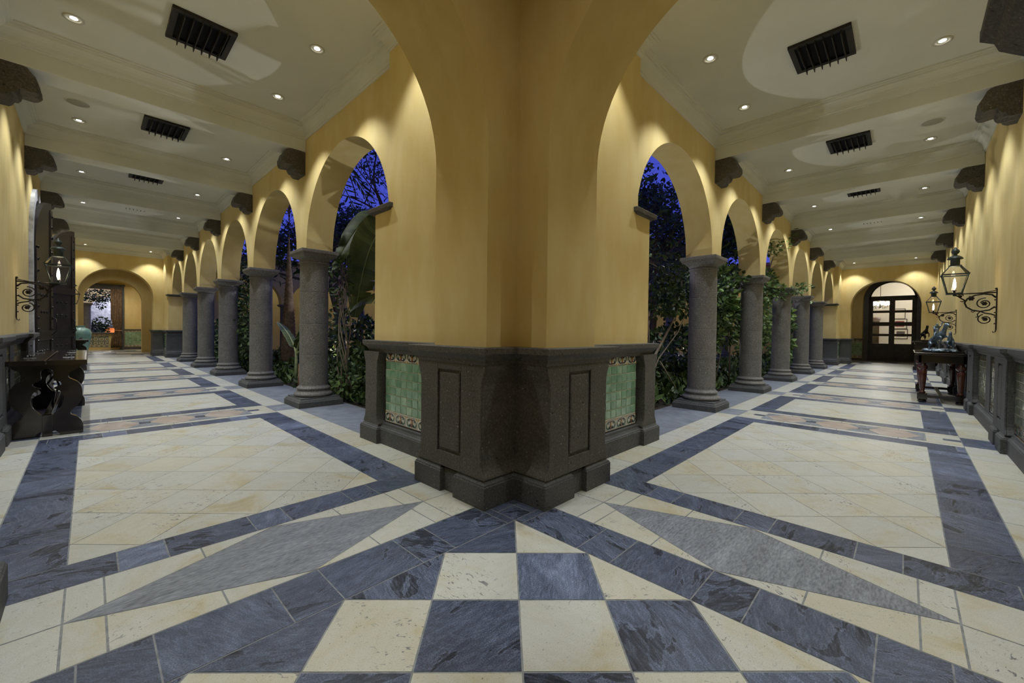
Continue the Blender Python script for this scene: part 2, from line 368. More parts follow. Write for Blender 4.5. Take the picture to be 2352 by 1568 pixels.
# ------------------------------------------------------------------ floor
def build_floor():
    g = MB(); G = .0035
    def tile(poly, mat, f, gap=G):
        if len(poly) < 3 or area(poly) < 2e-4: return
        # drop near-duplicate points
        q = []
        for p in poly:
            if not q or math.hypot(p[0]-q[-1][0], p[1]-q[-1][1]) > 1e-4: q.append(p)
        if len(q) > 2 and math.hypot(q[0][0]-q[-1][0], q[0][1]-q[-1][1]) < 1e-4: q.pop()
        if len(q) < 3: return
        try: s = offpoly(q, -gap)
        except ZeroDivisionError: return
        if area(s) < 5e-5: return
        g.poly([(p[0], p[1], 0) for p in s], mat, f)
    def rect(u0, u1, v0, v1): return [(u0, v0), (u1, v0), (u1, v1), (u0, v1)]
    # checkerboard in the corner square
    h = .572; x0, x1 = -2.585, -.235
    for iu in range(0, 10):
        for iv in range(-9, 9):
            def P(a, b):
                u = -.47-a*h; v = b*h; return ((u+v)/2, (u-v)/2)
            q = [P(iu, iv), P(iu, iv+1), P(iu+1, iv+1), P(iu+1, iv)]
            q = cliprect(q, x0, x1, x0, x1)
            tile(q, 'slate' if (iu+iv) % 2 else 'travertine', ID, .004)
    for f, W in ((LM, WL), (RM, WR)):
        rnd = random.Random(3 if f is LM else 9)
        # slate border of the corner square
        u = -.30; k = 0
        tile(rect(-.235, -.07, -.235, -.07), 'slate', f) if f is LM else None
        tile(rect(-.30, -.235, -.235, .10), 'slate', f); tile(rect(-.235, -.07, -.07, .10), 'slate', f)
        if f is LM: tile(rect(-.07, .12, -.07, .12), 'slate', f)
        while u > x0-.32:
            L = .43 if k % 2 == 0 else .215; k += 1
            tile(rect(max(u-L, W+.02), u, -.235, .10), 'slate', f, .0032); u -= L
        # cream strip with the grey lozenge
        cu, cv, hu, hv = -1.39, .44, .89, .335
        loz = [(cu-hu, cv), (cu, cv-hv), (cu+hu, cv), (cu, cv+hv)]
        tile(loz, 'schist', f, .002)
        lines = [((cu-hu, cv), (cu, cv-hv)), ((cu, cv-hv), (cu+hu, cv)), ((cu+hu, cv), (cu, cv+hv)), ((cu, cv+hv), (cu-hu, cv))]
        js = [-.235, -.63, -1.02, -1.76, -2.15, W+.02]
        for half, (va, vb) in enumerate(((.10, .44), (.44, .78))):
            for a, b in zip(js, js[1:]):
                q = rect(b, a, va, vb)
                # cut by the lozenge edges of this half (keep outside)
                ln = lines[:2] if half == 0 else lines[2:]
                done = False
                for (p, r) in ln:
                    mid = (a+b)/2
                    lo, hi = min(p[0], r[0]), max(p[0], r[0])
                    ql = cliprect(q, lo, hi, va, vb)
                    if ql:
                        dx, dy = r[0]-p[0], r[1]-p[1]
                        # outward normal of a counter-clockwise lozenge
                        nx, ny = dy, -dx
                        qq = clip(ql, -nx, -ny, -(nx*p[0]+ny*p[1]))
                        tile(qq, 'travertine', f, .0042)
                for (lo, hi) in ((W, cu-hu), (cu+hu, 0)):
                    qq = cliprect(q, lo, hi, va, vb)
                    if qq: tile(qq, 'travertine', f, .0042)
        # bays
        def slate_run(u0, u1, v0, v1, along, ls=(.42, .20)):
            k = 0
            a = u1 if along == 'u' else v0
            while (a > u0+1e-3 if along == 'u' else a < v1-1e-3):
                L = ls[k % 2]; k += 1
                if along == 'u': b = max(u0, a-L); tile(rect(b, a, v0, v1), 'slate', f); a = b
                else: b = min(v1, a+L*rnd.choice((.55, 1, 1))); tile(rect(u0, u1, a, b), 'slate', f); a = b
        def field(v0, v1):
            s = .572; u0, u1 = -2.28, -.535
            for i in range(-60, 60):
                for j in range(-60, 60):
                    def P(a, b):
                        x = a*s; y = b*s; return ((x+y)/2-.27, (x-y)/2+v0)
                    c = P(i+.5, j+.5)
                    if not (u0-.6 < c[0] < u1+.6 and v0-.6 < c[1] < v1+.6): continue
                    tile(cliprect([P(i, j), P(i+1, j), P(i+1, j+1), P(i, j+1)], u0, u1, v0, v1), 'travertine', f, .0022)
        edges = [1.05] + [x for c in COL for x in (c-.655, c+.655)] + [LEN-1.05]
        slate_run(-2.585, -.235, .78, 1.05, 'u')
        for b in range(6):
            v0, v1 = edges[2*b], edges[2*b+1]
            field(v0, v1)
            slate_run(-.535, -.235, v0, v1, 'v', (.36, .18)); slate_run(-2.585, -2.28, v0, v1, 'v', (.36, .24))
        for c in COL:
            for sg in (-1, 1):
                a, b = sorted((c+sg*.655, c+sg*.375)); slate_run(-2.585, -.235, a, b, 'u')
                a, b = sorted((c+sg*.375, c+sg*.275)); u = -.235
                while u > -2.58: tile(rect(max(-2.585, u-.6), u, a, b), 'travertine', f); u -= .6
            # inlaid strip of pink lozenges
            a, b = c-.275, c+.275; L = .58
            for n in range(3):
                m = -.535-L*(n+.5)
                tile([(m-.24, c), (m, a), (m+.24, c), (m, b)] if 0 else [(m-.255, c), (m-.12, a+.02), (m+.12, a+.02), (m+.255, c), (m+.12, b-.02), (m-.12, b-.02)], 'pink_stone', f)
                for s1 in (-1, 1):
                    for s2 in (-1, 1):
                        tile([(m+s1*.29, c+s2*.075), (m+s1*.29, c+s2*.27), (m+s1*.13, c+s2*.27), (m+s1*.265, c+s2*.075)][::s1*s2], 'schist', f)
                if n < 2: tile(rect(m-.29-.06, m-.29+.06, c-.065, c+.065), 'slate', f)
            for (p0, p1) in ((-.535, -.235), (-2.585, -2.28)):
                mid = (p0+p1)/2
                tile(rect(p0, p1, c-.275, c-.06), 'travertine', f); tile(rect(p0, p1, c+.06, c+.275), 'travertine', f)
                tile(rect(p0, mid, c-.06, c+.06), 'slate', f); tile(rect(mid, p1, c-.06, c+.06), 'travertine', f)
            tile(rect(-.235, .07, c-.275, c+.275), 'grey_slate', f); tile(rect(W+.02, -2.585, c-.275, c+.275), 'slate', f)
        for (p0, p1) in ((-.235, .07), (W+.02, -2.585)):
            e2 = [.78] + [x for c in COL for x in (c-.275, c+.275)] + [LEN-.78]
            for b in range(6):
                v0, v1 = e2[2*b], e2[2*b+1]; n = max(1, round((v1-v0)/.62))
                for k in range(n): tile(rect(p0, p1, v0+(v1-v0)*k/n, v0+(v1-v0)*(k+1)/n), 'travertine', f)
        # grey paving strip under the columns
        n = 16
        for k in range(n):
            a = 2.3+(LEN-4.6)*k/n; b = 2.3+(LEN-4.6)*(k+1)/n
            tile(rect(.07, .84, a, b), 'grey_slate', f, .002)
        # far corner square
        slate_run(-2.585, -.235, LEN-1.05, LEN-.78, 'u'); slate_run(-2.585, -.235, LEN-.1, LEN+.23, 'u')
        for a in range(8):
            for b in range(5): tile(rect(-.235-.34*(a+1)+.0, -.235-.34*a, LEN-.78+.136*b if b < 5 else 0, LEN-.78+.136*(b+1)), 'travertine', f)
        for b in range(8):
            for a in range(8):
                tile(rect(W-.1+.42*a, W-.1+.42*(a+1), LEN+.25+.86*b, LEN+.25+.86*(b+1)), 'slate' if b in (1, 4) or (a+b) % 5 == 0 else 'travertine', f)
        # grout bed
        g.poly([(W-.02, .0, -.0012), (.85, .0, -.0012), (.85, LEN+8, -.0012), (W-.02, LEN+8, -.0012)], 'grout', f)
    # outer corner cells
    for p in ((W0, W1) for W0, W1 in ((WL, WR),)):
        for k in range(6):
            g.poly([(WL+.02, WR+.02+.4*k, 0), (-2.59, WR+.02+.4*k, 0), (-2.59, WR+.41+.4*k, 0), (WL+.02, WR+.41+.4*k, 0)], 'travertine')
            g.poly([(-2.58+.4*k, WR+.02, 0), (-2.19+.4*k, WR+.02, 0), (-2.19+.4*k, -2.59, 0), (-2.58+.4*k, -2.59, 0)], 'travertine')
    g.poly([(WL-.02, WR-.02, -.0016), (.3, WR-.02, -.0016), (.3, .3, -.0016), (WL-.02, .3, -.0016)], 'grout')
    o = g.build('floor', fix=False)
    # all tile faces look up
    bm = bmesh.new(); bm.from_mesh(o.data)
    for fc in bm.faces:
        if fc.normal.z < 0: fc.normal_flip()
    bm.to_mesh(o.data); bm.free()
    tag(o, 'patterned floor of cream travertine, dark blue slate and grey lozenges', 'floor', kind='structure')
build_floor()

# ------------------------------------------------------------------ walls with arches
def arch_wall(g, a0, a1, t0, t1, z0, z1, arches, mat, f=ID, seg=40):
    # runs along a, thickness t; arches: (centre, radius, spring, base)
    P = lambda a, t, z: (a, t, z)
    cur = a0
    def solid(x0, x1, zb):
        if x1-x0 < 1e-4: return
        for t in (t0, t1): g.add([P(x0, t, zb), P(x1, t, zb), P(x1, t, z1), P(x0, t, z1)], [(0, 1, 2, 3)], mat, f)
        g.add([P(x0, t0, zb), P(x1, t0, zb), P(x1, t1, zb), P(x0, t1, zb)], [(0, 1, 2, 3)], mat, f)
    for (c, r, sp, base) in arches:
        solid(cur, c-r, z0)
        pts = [(c-r*math.cos(PI*i/seg), sp+r*math.sin(PI*i/seg)) for i in range(seg+1)]
        for t in (t0, t1):
            for i in range(seg):
                (xa, za), (xb, zb) = pts[i], pts[i+1]
                g.add([P(xa, t, za), P(xb, t, zb), P(xb, t, z1), P(xa, t, z1)], [(0, 1, 2, 3)], mat, f)
        v = []
        for (x, z) in pts: v += [P(x, t0, z), P(x, t1, z)]
        g.add(v, [(2*i, 2*i+1, 2*i+3, 2*i+2) for i in range(seg)], mat, f, True)
        if sp > base+1e-3:
            for x in (c-r, c+r): g.add([P(x, t0, base), P(x, t1, base), P(x, t1, sp), P(x, t0, sp)], [(0, 1, 2, 3)], mat, f)
        cur = c+r
    solid(cur, a1, z0)
    g.add([P(a0, t0, z0), P(a0, t1, z0), P(a0, t1, z1), P(a0, t0, z1)], [(0, 1, 2, 3)], mat, f)
    g.add([P(a1, t0, z0), P(a1, t1, z0), P(a1, t1, z1), P(a1, t0, z1)], [(0, 1, 2, 3)], mat, f)
    g.add([P(a0, t0, z1), P(a1, t0, z1), P(a1, t1, z1), P(a0, t1, z1)], [(0, 1, 2, 3)], mat, f)
SW = lambda f: (lambda p: f((p[1], p[0], p[2])))   # (along,thick,z) -> (u,v,z) with along = v

def build_walls():
    for key, f, W in SIDES:
        # arcade
        g = MB()
        arch_wall(g, 1.9, LEN-1.9, US, UB, ZS, 6.2, [(c, 1.3025, ZS, ZS) for c in CEN], 'plaster', SW(f))
        o = g.build('wall_arcade_'+key)
        tag(o, 'ochre plaster arcade wall of %s' % CORR[key], 'wall', kind='structure')
        # opposite wing of the courtyard
        # cross arches near and far
        for nf in (0, 1):
            ff = far(f) if nf else f
            g = MB()
            out = -2.52
            z0 = 0 if (key == 'curtain' or nf) else 2.5
            if nf and key == 'curtain': z0 = 0
            arch_wall(g, W, .05, .05, .67, 2.56, ZC, [(-1.385, 1.135, 2.56, 2.56)], 'plaster', ff)
            if z0 == 0: g.box(W, out, .05, .67, 0, 2.56, 'plaster', ff)
            o = g.build('wall_cross_arch_%s_%s' % (key, 'end' if nf else 'near'))
            tag(o, ('ochre plaster arch across the far end of %s' if nf else 'ochre plaster arch springing from the central pier across %s') % CORS[key], 'arch', kind='structure')
    # outer walls
    g = MB()
    arch_wall(g, -3.2, LEN+8, WL, WL-.45, 0, 6.2, [(CEN[2], .95, 2.62, 0), (CEN[3], .95, 2.62, 0)], 'plaster', SW(LM))
    o = g.build('wall_left'); tag(o, 'ochre plaster outer wall with two arched doorways', 'wall', kind='structure')
    g = MB(); g.box(-3.2, LEN+11, WR-.3, WR, 0, 6.2, 'plaster')
    o = g.build('wall_right'); tag(o, 'ochre plaster outer wall lit in vertical scallops beside the bronze statue', 'wall', kind='structure')
    # ceiling
    g = MB()
    for f, W in ((LM, WL), (RM, WR)): g.box(W, UB, (0 if f is LM else .7), LEN+3, ZC, ZC+.15, 'ceiling_paint', f)
    g.box(WL, .7, WR, 0, ZC, ZC+.15, 'ceiling_paint')
    o = g.build('ceiling'); tag(o, 'cream plaster ceiling divided into coffers by beams', 'ceiling', kind='structure')
    prof = [(0, 4.27), (.014, 4.27), (.016, 4.293), (.028, 4.297), (.032, 4.31), (.038, 4.345), (.052, 4.378), (.075, 4.403), (.100, 4.416), (.104, 4.436), (.128, 4.438), (.131, 4.452), (.155, 4.453), (.157, ZC+.002)]
    n = 0
    for key, f, W in SIDES:
        for k, c in enumerate(COL):
            g = MB(); g.box(W, US, c-.18, c+.18, 4.085, ZC, 'ceiling_paint', f)
            o = g.build('ceiling_beam', bevel=.008); tag(o, '%s cream ceiling beam from the central pier in %s' % (ORD[k], CORR[key]), 'beam', 'ceiling beams', 'structure')
        for k in range(6):
            v0 = .67 if k == 0 else COL[k-1]+.18; v1 = COL[k]-.18 if k < 5 else LEN-.67
            if k == 0: loop = [(W, v0), (.08, v0), (.08, 2.02), (US, 2.02), (US, v1), (W, v1)]
            elif k == 5: loop = [(W, v0), (US, v0), (US, LEN-2.02), (.08, LEN-2.02), (.08, v1), (W, v1)]
            else: loop = [(W, v0), (US, v0), (US, v1), (W, v1)]
            g = MB(); g.stack([lift(offpoly(loop, -d), z) for d, z in prof], 'ceiling_paint', f, cap=False)
            n += 1; o = g.build('trim_%d' % n); tag(o, 'cream cornice around the %s ceiling coffer of %s' % (ORD[k], CORR[key]), 'cornice', 'coffer cornices', 'structure')
build_walls()

# ------------------------------------------------------------------ piers: plaster body, stone pedestal
PIER = [(.05, .05), (-.25, .05), (-.25, .67), (.08, .67), (.08, 2.31), (UB, 2.31), (UB, UB), (2.31, UB), (2.31, .08), (.67, .08), (.67, -.25), (.05, -.25)]
PIERT = [(.05, .05), (-.25, .05), (-.25, .67), (.08, .67), (.08, 2.02), (UB, 2.02), (UB, UB), (2.02, UB), (2.02, .08), (.67, .08), (.67, -.25), (.05, -.25)]
PIERTT = [(.05, .05), (.05, .67), (.08, .67), (.08, 2.02), (UB, 2.02), (UB, UB), (2.02, UB), (2.02, .08), (.67, .08), (.67, .05)]
PLINTH = [(0, 0), (-.30, 0), (-.30, .353), (-.255, .353), (-.255, .514), (-.30, .514), (-.30, .87), (.035, .87), (.035, 2.08), (-.012, 2.08), (-.012, 2.47), (.66, 2.47), (.66, .66),
          (2.47, .66), (2.47, -.012), (2.08, -.012), (2.08, .035), (.87, .035), (.87, -.30), (.514, -.30), (.514, -.255), (.353, -.255), (.353, -.30), (0, -.30)]
CORE = [(.12, .12), (.12, 2.12), (UB, 2.12), (UB, UB), (2.12, UB), (2.12, .12)]
LPIL = [(.02, .02), (-.285, .02), (-.285, .85), (.2, .85), (.2, .2), (.85, .2), (.85, -.285), (.02, -.285)]
CAPP = [(.02, .02), (-.285, .02), (-.285, .85), (.065, .85), (.065, 2.40), (UB+.02, 2.40), (UB+.02, UB+.02), (2.40, UB+.02), (2.40, .065), (.85, .065), (.85, -.285), (.02, -.285)]
PLPROF = [(0, 0), (.158, 0), (.163, -.006), (.172, -.006), (.182, -.022), (.196, -.030), (.200, -.034), (.226, -.036)]
CAPPROF = [(1.0, -.006), (1.022, .004), (1.030, .012), (1.045, .014), (1.062, .026), (1.085, .052), (1.092, .058), (1.132, .060), (1.138, .055)]
FL = [(.20, 0), (.215, -.004), (.235, -.016), (.258, -.030), (.29, -.040), (.33, -.044), (.84, -.044), (.88, -.040), (.915, -.030), (.945, -.016), (.975, -.004), (1.01, 0)]

def motif(g, cx, cz, s, put):
    # painted scroll motif on one border tile; put maps (a,z,h) -> point
    def ring(ccx, ccz, r0, r1, a0, a1, mat, n=12, sx=1.0, h=.0012):
        v = []; fs = []
        for i in range(n+1):
            a = a0+(a1-a0)*i/n
            tpr = .35+.65*math.sin(PI*min(1, max(.12, i/n)))
            rm = (r0+r1)/2; w = (r1-r0)/2*tpr
            for r in (rm-w, rm+w): v.append(put(cx+s*(ccx+sx*r*math.cos(a)), cz+s*(ccz+r*math.sin(a)), h))
        for i in range(n): fs.append((2*i, 2*i+1, 2*i+3, 2*i+2))
        g.add(v, fs, mat)
    for sg in (-1, 1):
        ring(sg*.24, .02, .22, .36, R(-60) if sg > 0 else R(240), R(200) if sg > 0 else R(-20), 'paint_green', 16, .62)
        ring(sg*.17, -.20, .06, .17, R(200) if sg > 0 else R(-20), R(430) if sg > 0 else R(-250), 'paint_black', 12)
        ring(sg*.10, .20, .04, .13, R(-80), R(260), 'paint_black', 10)
    g.add([put(cx+s*a, cz+s*z, .0016) for a, z in ((-.05, -.40), (.05, -.40), (.06, .30), (0, .44), (-.06, .30))], [(0, 1, 2, 3, 4)], 'paint_red')
    g.add([put(cx+s*a, cz+s*z, .002) for a, z in ((-.10, -.06), (0, -.12), (.10, -.06), (0, .04))], [(0, 1, 2, 3)], 'paint_ochre')
    for sg in (-1, 1):
        g.add([put(cx+s*a, cz+s*z, .0012) for a, z in ((sg*.48, -.47), (sg*.34, -.47), (sg*.48, -.27))], [(0, 1, 2)], 'paint_ochre')
    g.add([put(cx+s*a, cz+s*z, .001) for a, z in ((-.49, -.49), (.49, -.49), (.49, -.455), (-.49, -.455))], [(0, 1, 2, 3)], 'paint_black')

def tile_panel(parent, a0, a1, z0, z1, t, f, name='tile_panel', glaze='green_glaze', nb=5, cols=10, rows=7, rich=True, white='tile_white', tdir=-1):
    # a along, t = face coordinate, looking towards tdir
    g = MB(); b = (a1-a0)/nb; bh = min(.125, b*.62)
    rnd = random.Random(int(a0*100)+5)
    pt = lambda a, z, h: (t+tdir*h, a, z)
    g.box(t-.004 if tdir > 0 else t, t if tdir > 0 else t+.004, a0, a1, z0, z1, 'tile_backing', f)
    def tl(x0, x1, y0, y1, mat, gap=.003, h=.006):
        x0 += gap; x1 -= gap; y0 += gap; y1 -= gap; e = .005
        j = lambda: rnd.uniform(-.0025, .0025)
        v = [pt(x0, y0, 0), pt(x1, y0, 0), pt(x1, y1, 0), pt(x0, y1, 0)]+[pt(x0+e, y0+e, h+j()), pt(x1-e, y0+e, h+j()), pt(x1-e, y1-e, h+j()), pt(x0+e, y1-e, h+j())]
        g.add(v, [(4, 5, 6, 7), (0, 1, 5, 4), (1, 2, 6, 5), (2, 3, 7, 6), (3, 0, 4, 7)], mat, f)
    for zz0, flip in ((z0, -1), (z1-bh, 1)):
        for k in range(nb):
            tl(a0+b*k, a0+b*(k+1), zz0, zz0+bh, white, .0015)
            if rich:
                sx = 1.0
                motif(g, 0, 0, 1.0, lambda x, y, h, k=k, zz0=zz0, flip=flip: f(pt(a0+b*(k+.5)+x*b*.94, zz0+bh/2+flip*y*bh*.92, .0095+h)))
    zz0, zz1 = z0+bh, z1-bh; w = (a1-a0)/cols; hh = (zz1-zz0)/rows
    for r in range(rows):
        for c in range(cols): tl(a0+w*c, a0+w*(c+1), zz0+hh*r, zz0+hh*(r+1), glaze)
    return g

def face_panel(g, t0, t1, a0, a1, p0, p1, f, mat):
    # flared front slab from t0 to t1 cut by a groove around a raised field
    lo, hi = min(t0, t1), max(t0, t1)
    g.stack([[(lo, a0-d, z), (hi, a0-d, z), (hi, p0, z), (lo, p0, z)] for z, d in FL], mat, f)
    g.stack([[(lo, p1, z), (hi, p1, z), (hi, a1+d, z), (lo, a1+d, z)] for z, d in FL], mat, f)
    g.box(lo, hi, p0, p1, .2, .315, mat, f); g.box(lo, hi, p0, p1, .955, 1.01, mat, f)
    c = .022; m = lambda x: t0+(t1-t0)*x
    L = lambda e, t: [(t, p0+e, .315+e), (t, p1-e, .315+e), (t, p1-e, .955-e), (t, p0+e, .955-e)]
    g.stack([L(c, m(0)), L(c+.004, m(.75)), L(c+.014, m(.95))], mat, f)

def build_pier(f, nf, ff2=None):
    # f maps canonical coordinates
    g = MB()
    g.stack([lift(PIER, 1.1), lift(PIER, 2.56)], 'plaster', f)
    tt = [(.05, .05), (.05, .67), (.08, .67), (.08, 2.02), (UB+.004, 2.02), (UB+.004, UB+.004), (2.02, UB+.004), (2.02, .08), (.67, .08), (.67, .05)]
    g.stack([lift(tt, 2.56), lift(tt, 6.2 if not nf else ZC)], 'plaster', f)
    o = g.build('wall_corner_pier'+('_'+nf if nf else '')); return o

def pedestal(f, label, dark='dark_cantera', detail=True):
    P = root('stone_pedestal', f((.1, .1, 0)))
    org = f((.1, .1, 0))
    g = MB()
    g.stack([lift(CORE, .1), lift(CORE, 1.05)], dark, f)
    for ff in ((lambda p: f((p[0], p[1], p[2]))), (lambda p: f((p[1], p[0], p[2])))):
        g.stack([[(-.268, .02-d, z), (.22, .02-d, z), (.22, .85+d, z), (-.268, .85+d, z)] for z, d in FL], dark, ff)
        face_panel(g, -.268, -.285, .02, .85, .285, .575, ff, dark)
        g.stack([[(.02, 2.10-d, z), (UB+.02, 2.10-d, z), (UB+.02, 2.45+d, z), (.02, 2.45+d, z)] for z, d in FL], dark, ff)
    g.build('shaft', P, org, bevel=.004)
    g = MB(); g.stack([lift(offpoly(PLINTH, d), z) for z, d in PLPROF], 'plinth_stone', f); g.build('plinth', P, org, bevel=.003)
    g = MB(); g.stack([lift(offpoly(CAPP, d), z) for z, d in CAPPROF], dark, f); g.build('cap', P, org, bevel=.002)
    for ff in ((lambda p: f((p[0], p[1], p[2]))), (lambda p: f((p[1], p[0], p[2])))):
        t = tile_panel(P, .80, 2.10, .235, 1.03, .112, ff, nb=6, cols=12, rows=6, rich=detail)
        tp = t.build('tile_panel', P, org, fix=False); tp['label'] = 'green glazed tile panel with scroll border'
    tag(P, label, 'pedestal')
    return P
o = build_pier(ID, ''); tag(o, 'ochre plaster corner pier where the two corridors meet', 'pier', kind='structure')
pedestal(ID, 'dark speckled stone pedestal wrapping the central corner pier, green tile panels on both flanks')
for key, f, W in SIDES:
    fl = far(f)
    o = build_pier(fl, key+'_end'); tag(o, 'ochre pier at the far end of %s' % CORS[key], 'pier', kind='structure')
    pedestal(fl, 'dark stone pedestal of the end pier closing the arcade, %s' % CORS[key], 'plinth_stone', False)

# impost slabs where the first and last arches meet the piers
def impost(f, label):
    g = MB(); org = f((.35, 2.2, 2.54))
    a = [(.10, 1.99), (.10, 2.35), (.66, 2.35), (.66, 1.99)]
    g.stack([lift(offpoly(a, d), z) for z, d in ((2.545, .0), (2.56, .02), (2.575, .028), (2.58, .062), (2.625, .066), (2.632, .06))], 'corbel_stone', f)
    o = g.build('impost_slab', origin=org, bevel=.004); tag(o, label, 'slab')
for key, f, W in SIDES:
    impost(f, 'thin dark stone slab jutting from the central pier beside %s' % ('the banana leaves' if key == 'curtain' else 'the blue evening tree'))
    impost(far(f), 'thin dark stone slab on the end pier of %s' % CORS[key])

# ------------------------------------------------------------------ columns
def make_column():
    r = root('stone_column')
    def sq(h, z): return [(-h, -h, z), (h, -h, z), (h, h, z), (-h, h, z)]
    g = MB(); g.stack([sq(.35, 0), sq(.35, .085), sq(.335, .098), sq(.335, .108), sq(.322, .115), sq(.318, .122), sq(.305, .128), sq(.305, .146)], 'plinth_stone'); g.build('plinth', r, (0, 0, 0), bevel=.004)
    pr = [(0, .145), (.27, .145), (.292, .155), (.300, .172), (.300, .188), (.290, .204), (.272, .212), (.268, .222), (.250, .232), (.243, .246), (.246, .256), (.258, .262), (.263, .276), (.258, .290), (.244, .298), (.238, .306), (.224, .314), (.220, .33)]
    g = MB(); g.lathe(pr, 'cantera', 48); g.build('base_moulding', r, (0, 0, 0))
    pr = [(.220, .325)]
    for zj in (.83, 1.34, 1.86): pr += [(.2205-.0027*zj, zj-.012), (.2205-.0027*zj, zj-.004), (.2180-.0027*zj, zj-.0015), (.2180-.0027*zj, zj+.0015), (.2205-.0027*zj, zj+.004), (.2205-.0027*zj, zj+.012)]
    pr += [(.214, 2.335)]
    g = MB(); g.lathe(pr, 'cantera', 48); g.build('shaft', r, (0, 0, 0))
    g = MB(); g.lathe([(.214, 2.325), (.232, 2.33), (.236, 2.342), (.230, 2.354), (.216, 2.36), (.216, 2.372), (.225, 2.38), (.236, 2.40)], 'cantera', 48)
    # round to square flare
    loops = []
    for (h, z, k) in ((.236, 2.398, 0.0), (.240, 2.41, .35), (.252, 2.43, .75), (.266, 2.448, .95), (.270, 2.46, 1), (.272, 2.478, 1), (.283, 2.484, 1), (.289, 2.495, 1), (.290, 2.532, 1), (.287, 2.54, 1)):
        L = []
        for i in range(48):
            a = 2*PI*i/48+PI/4; c, s_ = math.cos(a), math.sin(a); m = max(abs(c), abs(s_))
            L.append((h*((1-k)*c+k*c/m), h*((1-k)*s_+k*s_/m), z))
        loops.append(L)
    g.stack(loops, 'cantera'); g.build('capital', r, (0, 0, 0))
    return r
proto = make_column(); first = True
for key, f, W in SIDES:
    for k, c in enumerate(COL):
        p = f((.425, c, 0))
        o = proto if first else dup(proto, p)
        if first: o.location = p
        first = False
        lab = '%s speckled grey stone column from the central pier, arcade of %s' % (ORD[k], CORS[key])
        tag(o, lab, 'column', 'stone columns of the two arcades')

# ------------------------------------------------------------------ corbels
def corbel_mesh():
    prof = [(-.02, 4.09), (.20, 4.09), (.255, 4.075), (.29, 4.02), (.325, 3.93), (.33, 3.87), (.315, 3.838), (.285, 3.828), (.185, 3.832), (.175, 3.795), (.165, 3.775), (.13, 3.765), (.115, 3.74), (.095, 3.722), (-.02, 3.722)]
    g = MB(); n = 7; rnd = random.Random(4); loops = []
    for i in range(n):
        y = -.165+.33*i/(n-1); e = .012 if i in (0, n-1) else 0
        loops.append([(p[0]+(rnd.uniform(-.008, .008)-e*(p[0] > .05) if p[0] > 0 else 0), y, p[1]-3.72+rnd.uniform(-.006, .006)*(p[1] < 4.0)) for p in prof])
    g.stack(loops, 'corbel_stone'); return g
cm = corbel_mesh().build('stone_corbel', origin=(0, 0, 0)); first = True
for key, f, W in SIDES:
    for inner in (1, 0):
        for k, c in enumerate(COL):
            p = f((US if inner else W, c, 3.72))
            d = -1 if inner else 1
            rz = (PI if d < 0 else 0) if key == 'curtain' else (-PI/2 if d < 0 else PI/2)
            o = cm if first else dup(cm)
            first = False; o.location = p; o.rotation_euler = (0, 0, rz)
            tag(o, '%s rough dark stone corbel from the near end on the %s of %s' % (ORD[k], 'arcade wall' if inner else 'outer wall', CORS[key]), 'corbel', 'rough stone corbels under the ceiling beams')
# big corbel that carries the near end of the cross arch
g = MB()
pf = [(WR, 2.46), (-2.62, 2.46), (-2.44, 2.50), (-2.36, 2.56), (-2.345, 2.60), (-2.30, 2.63), (-2.30, 2.68), (-2.345, 2.71), (-2.34, 2.95), (-2.40, 3.05), (WR, 3.05)]
g.prism(pf, -.02, .70, 0, 'dark_cantera'); o = g.build('arch_corbel', origin=(.3, WR, 2.46), bevel=.012)
tag(o, 'large dark stone corbel under the arch foot at the upper corner of the view', 'corbel')

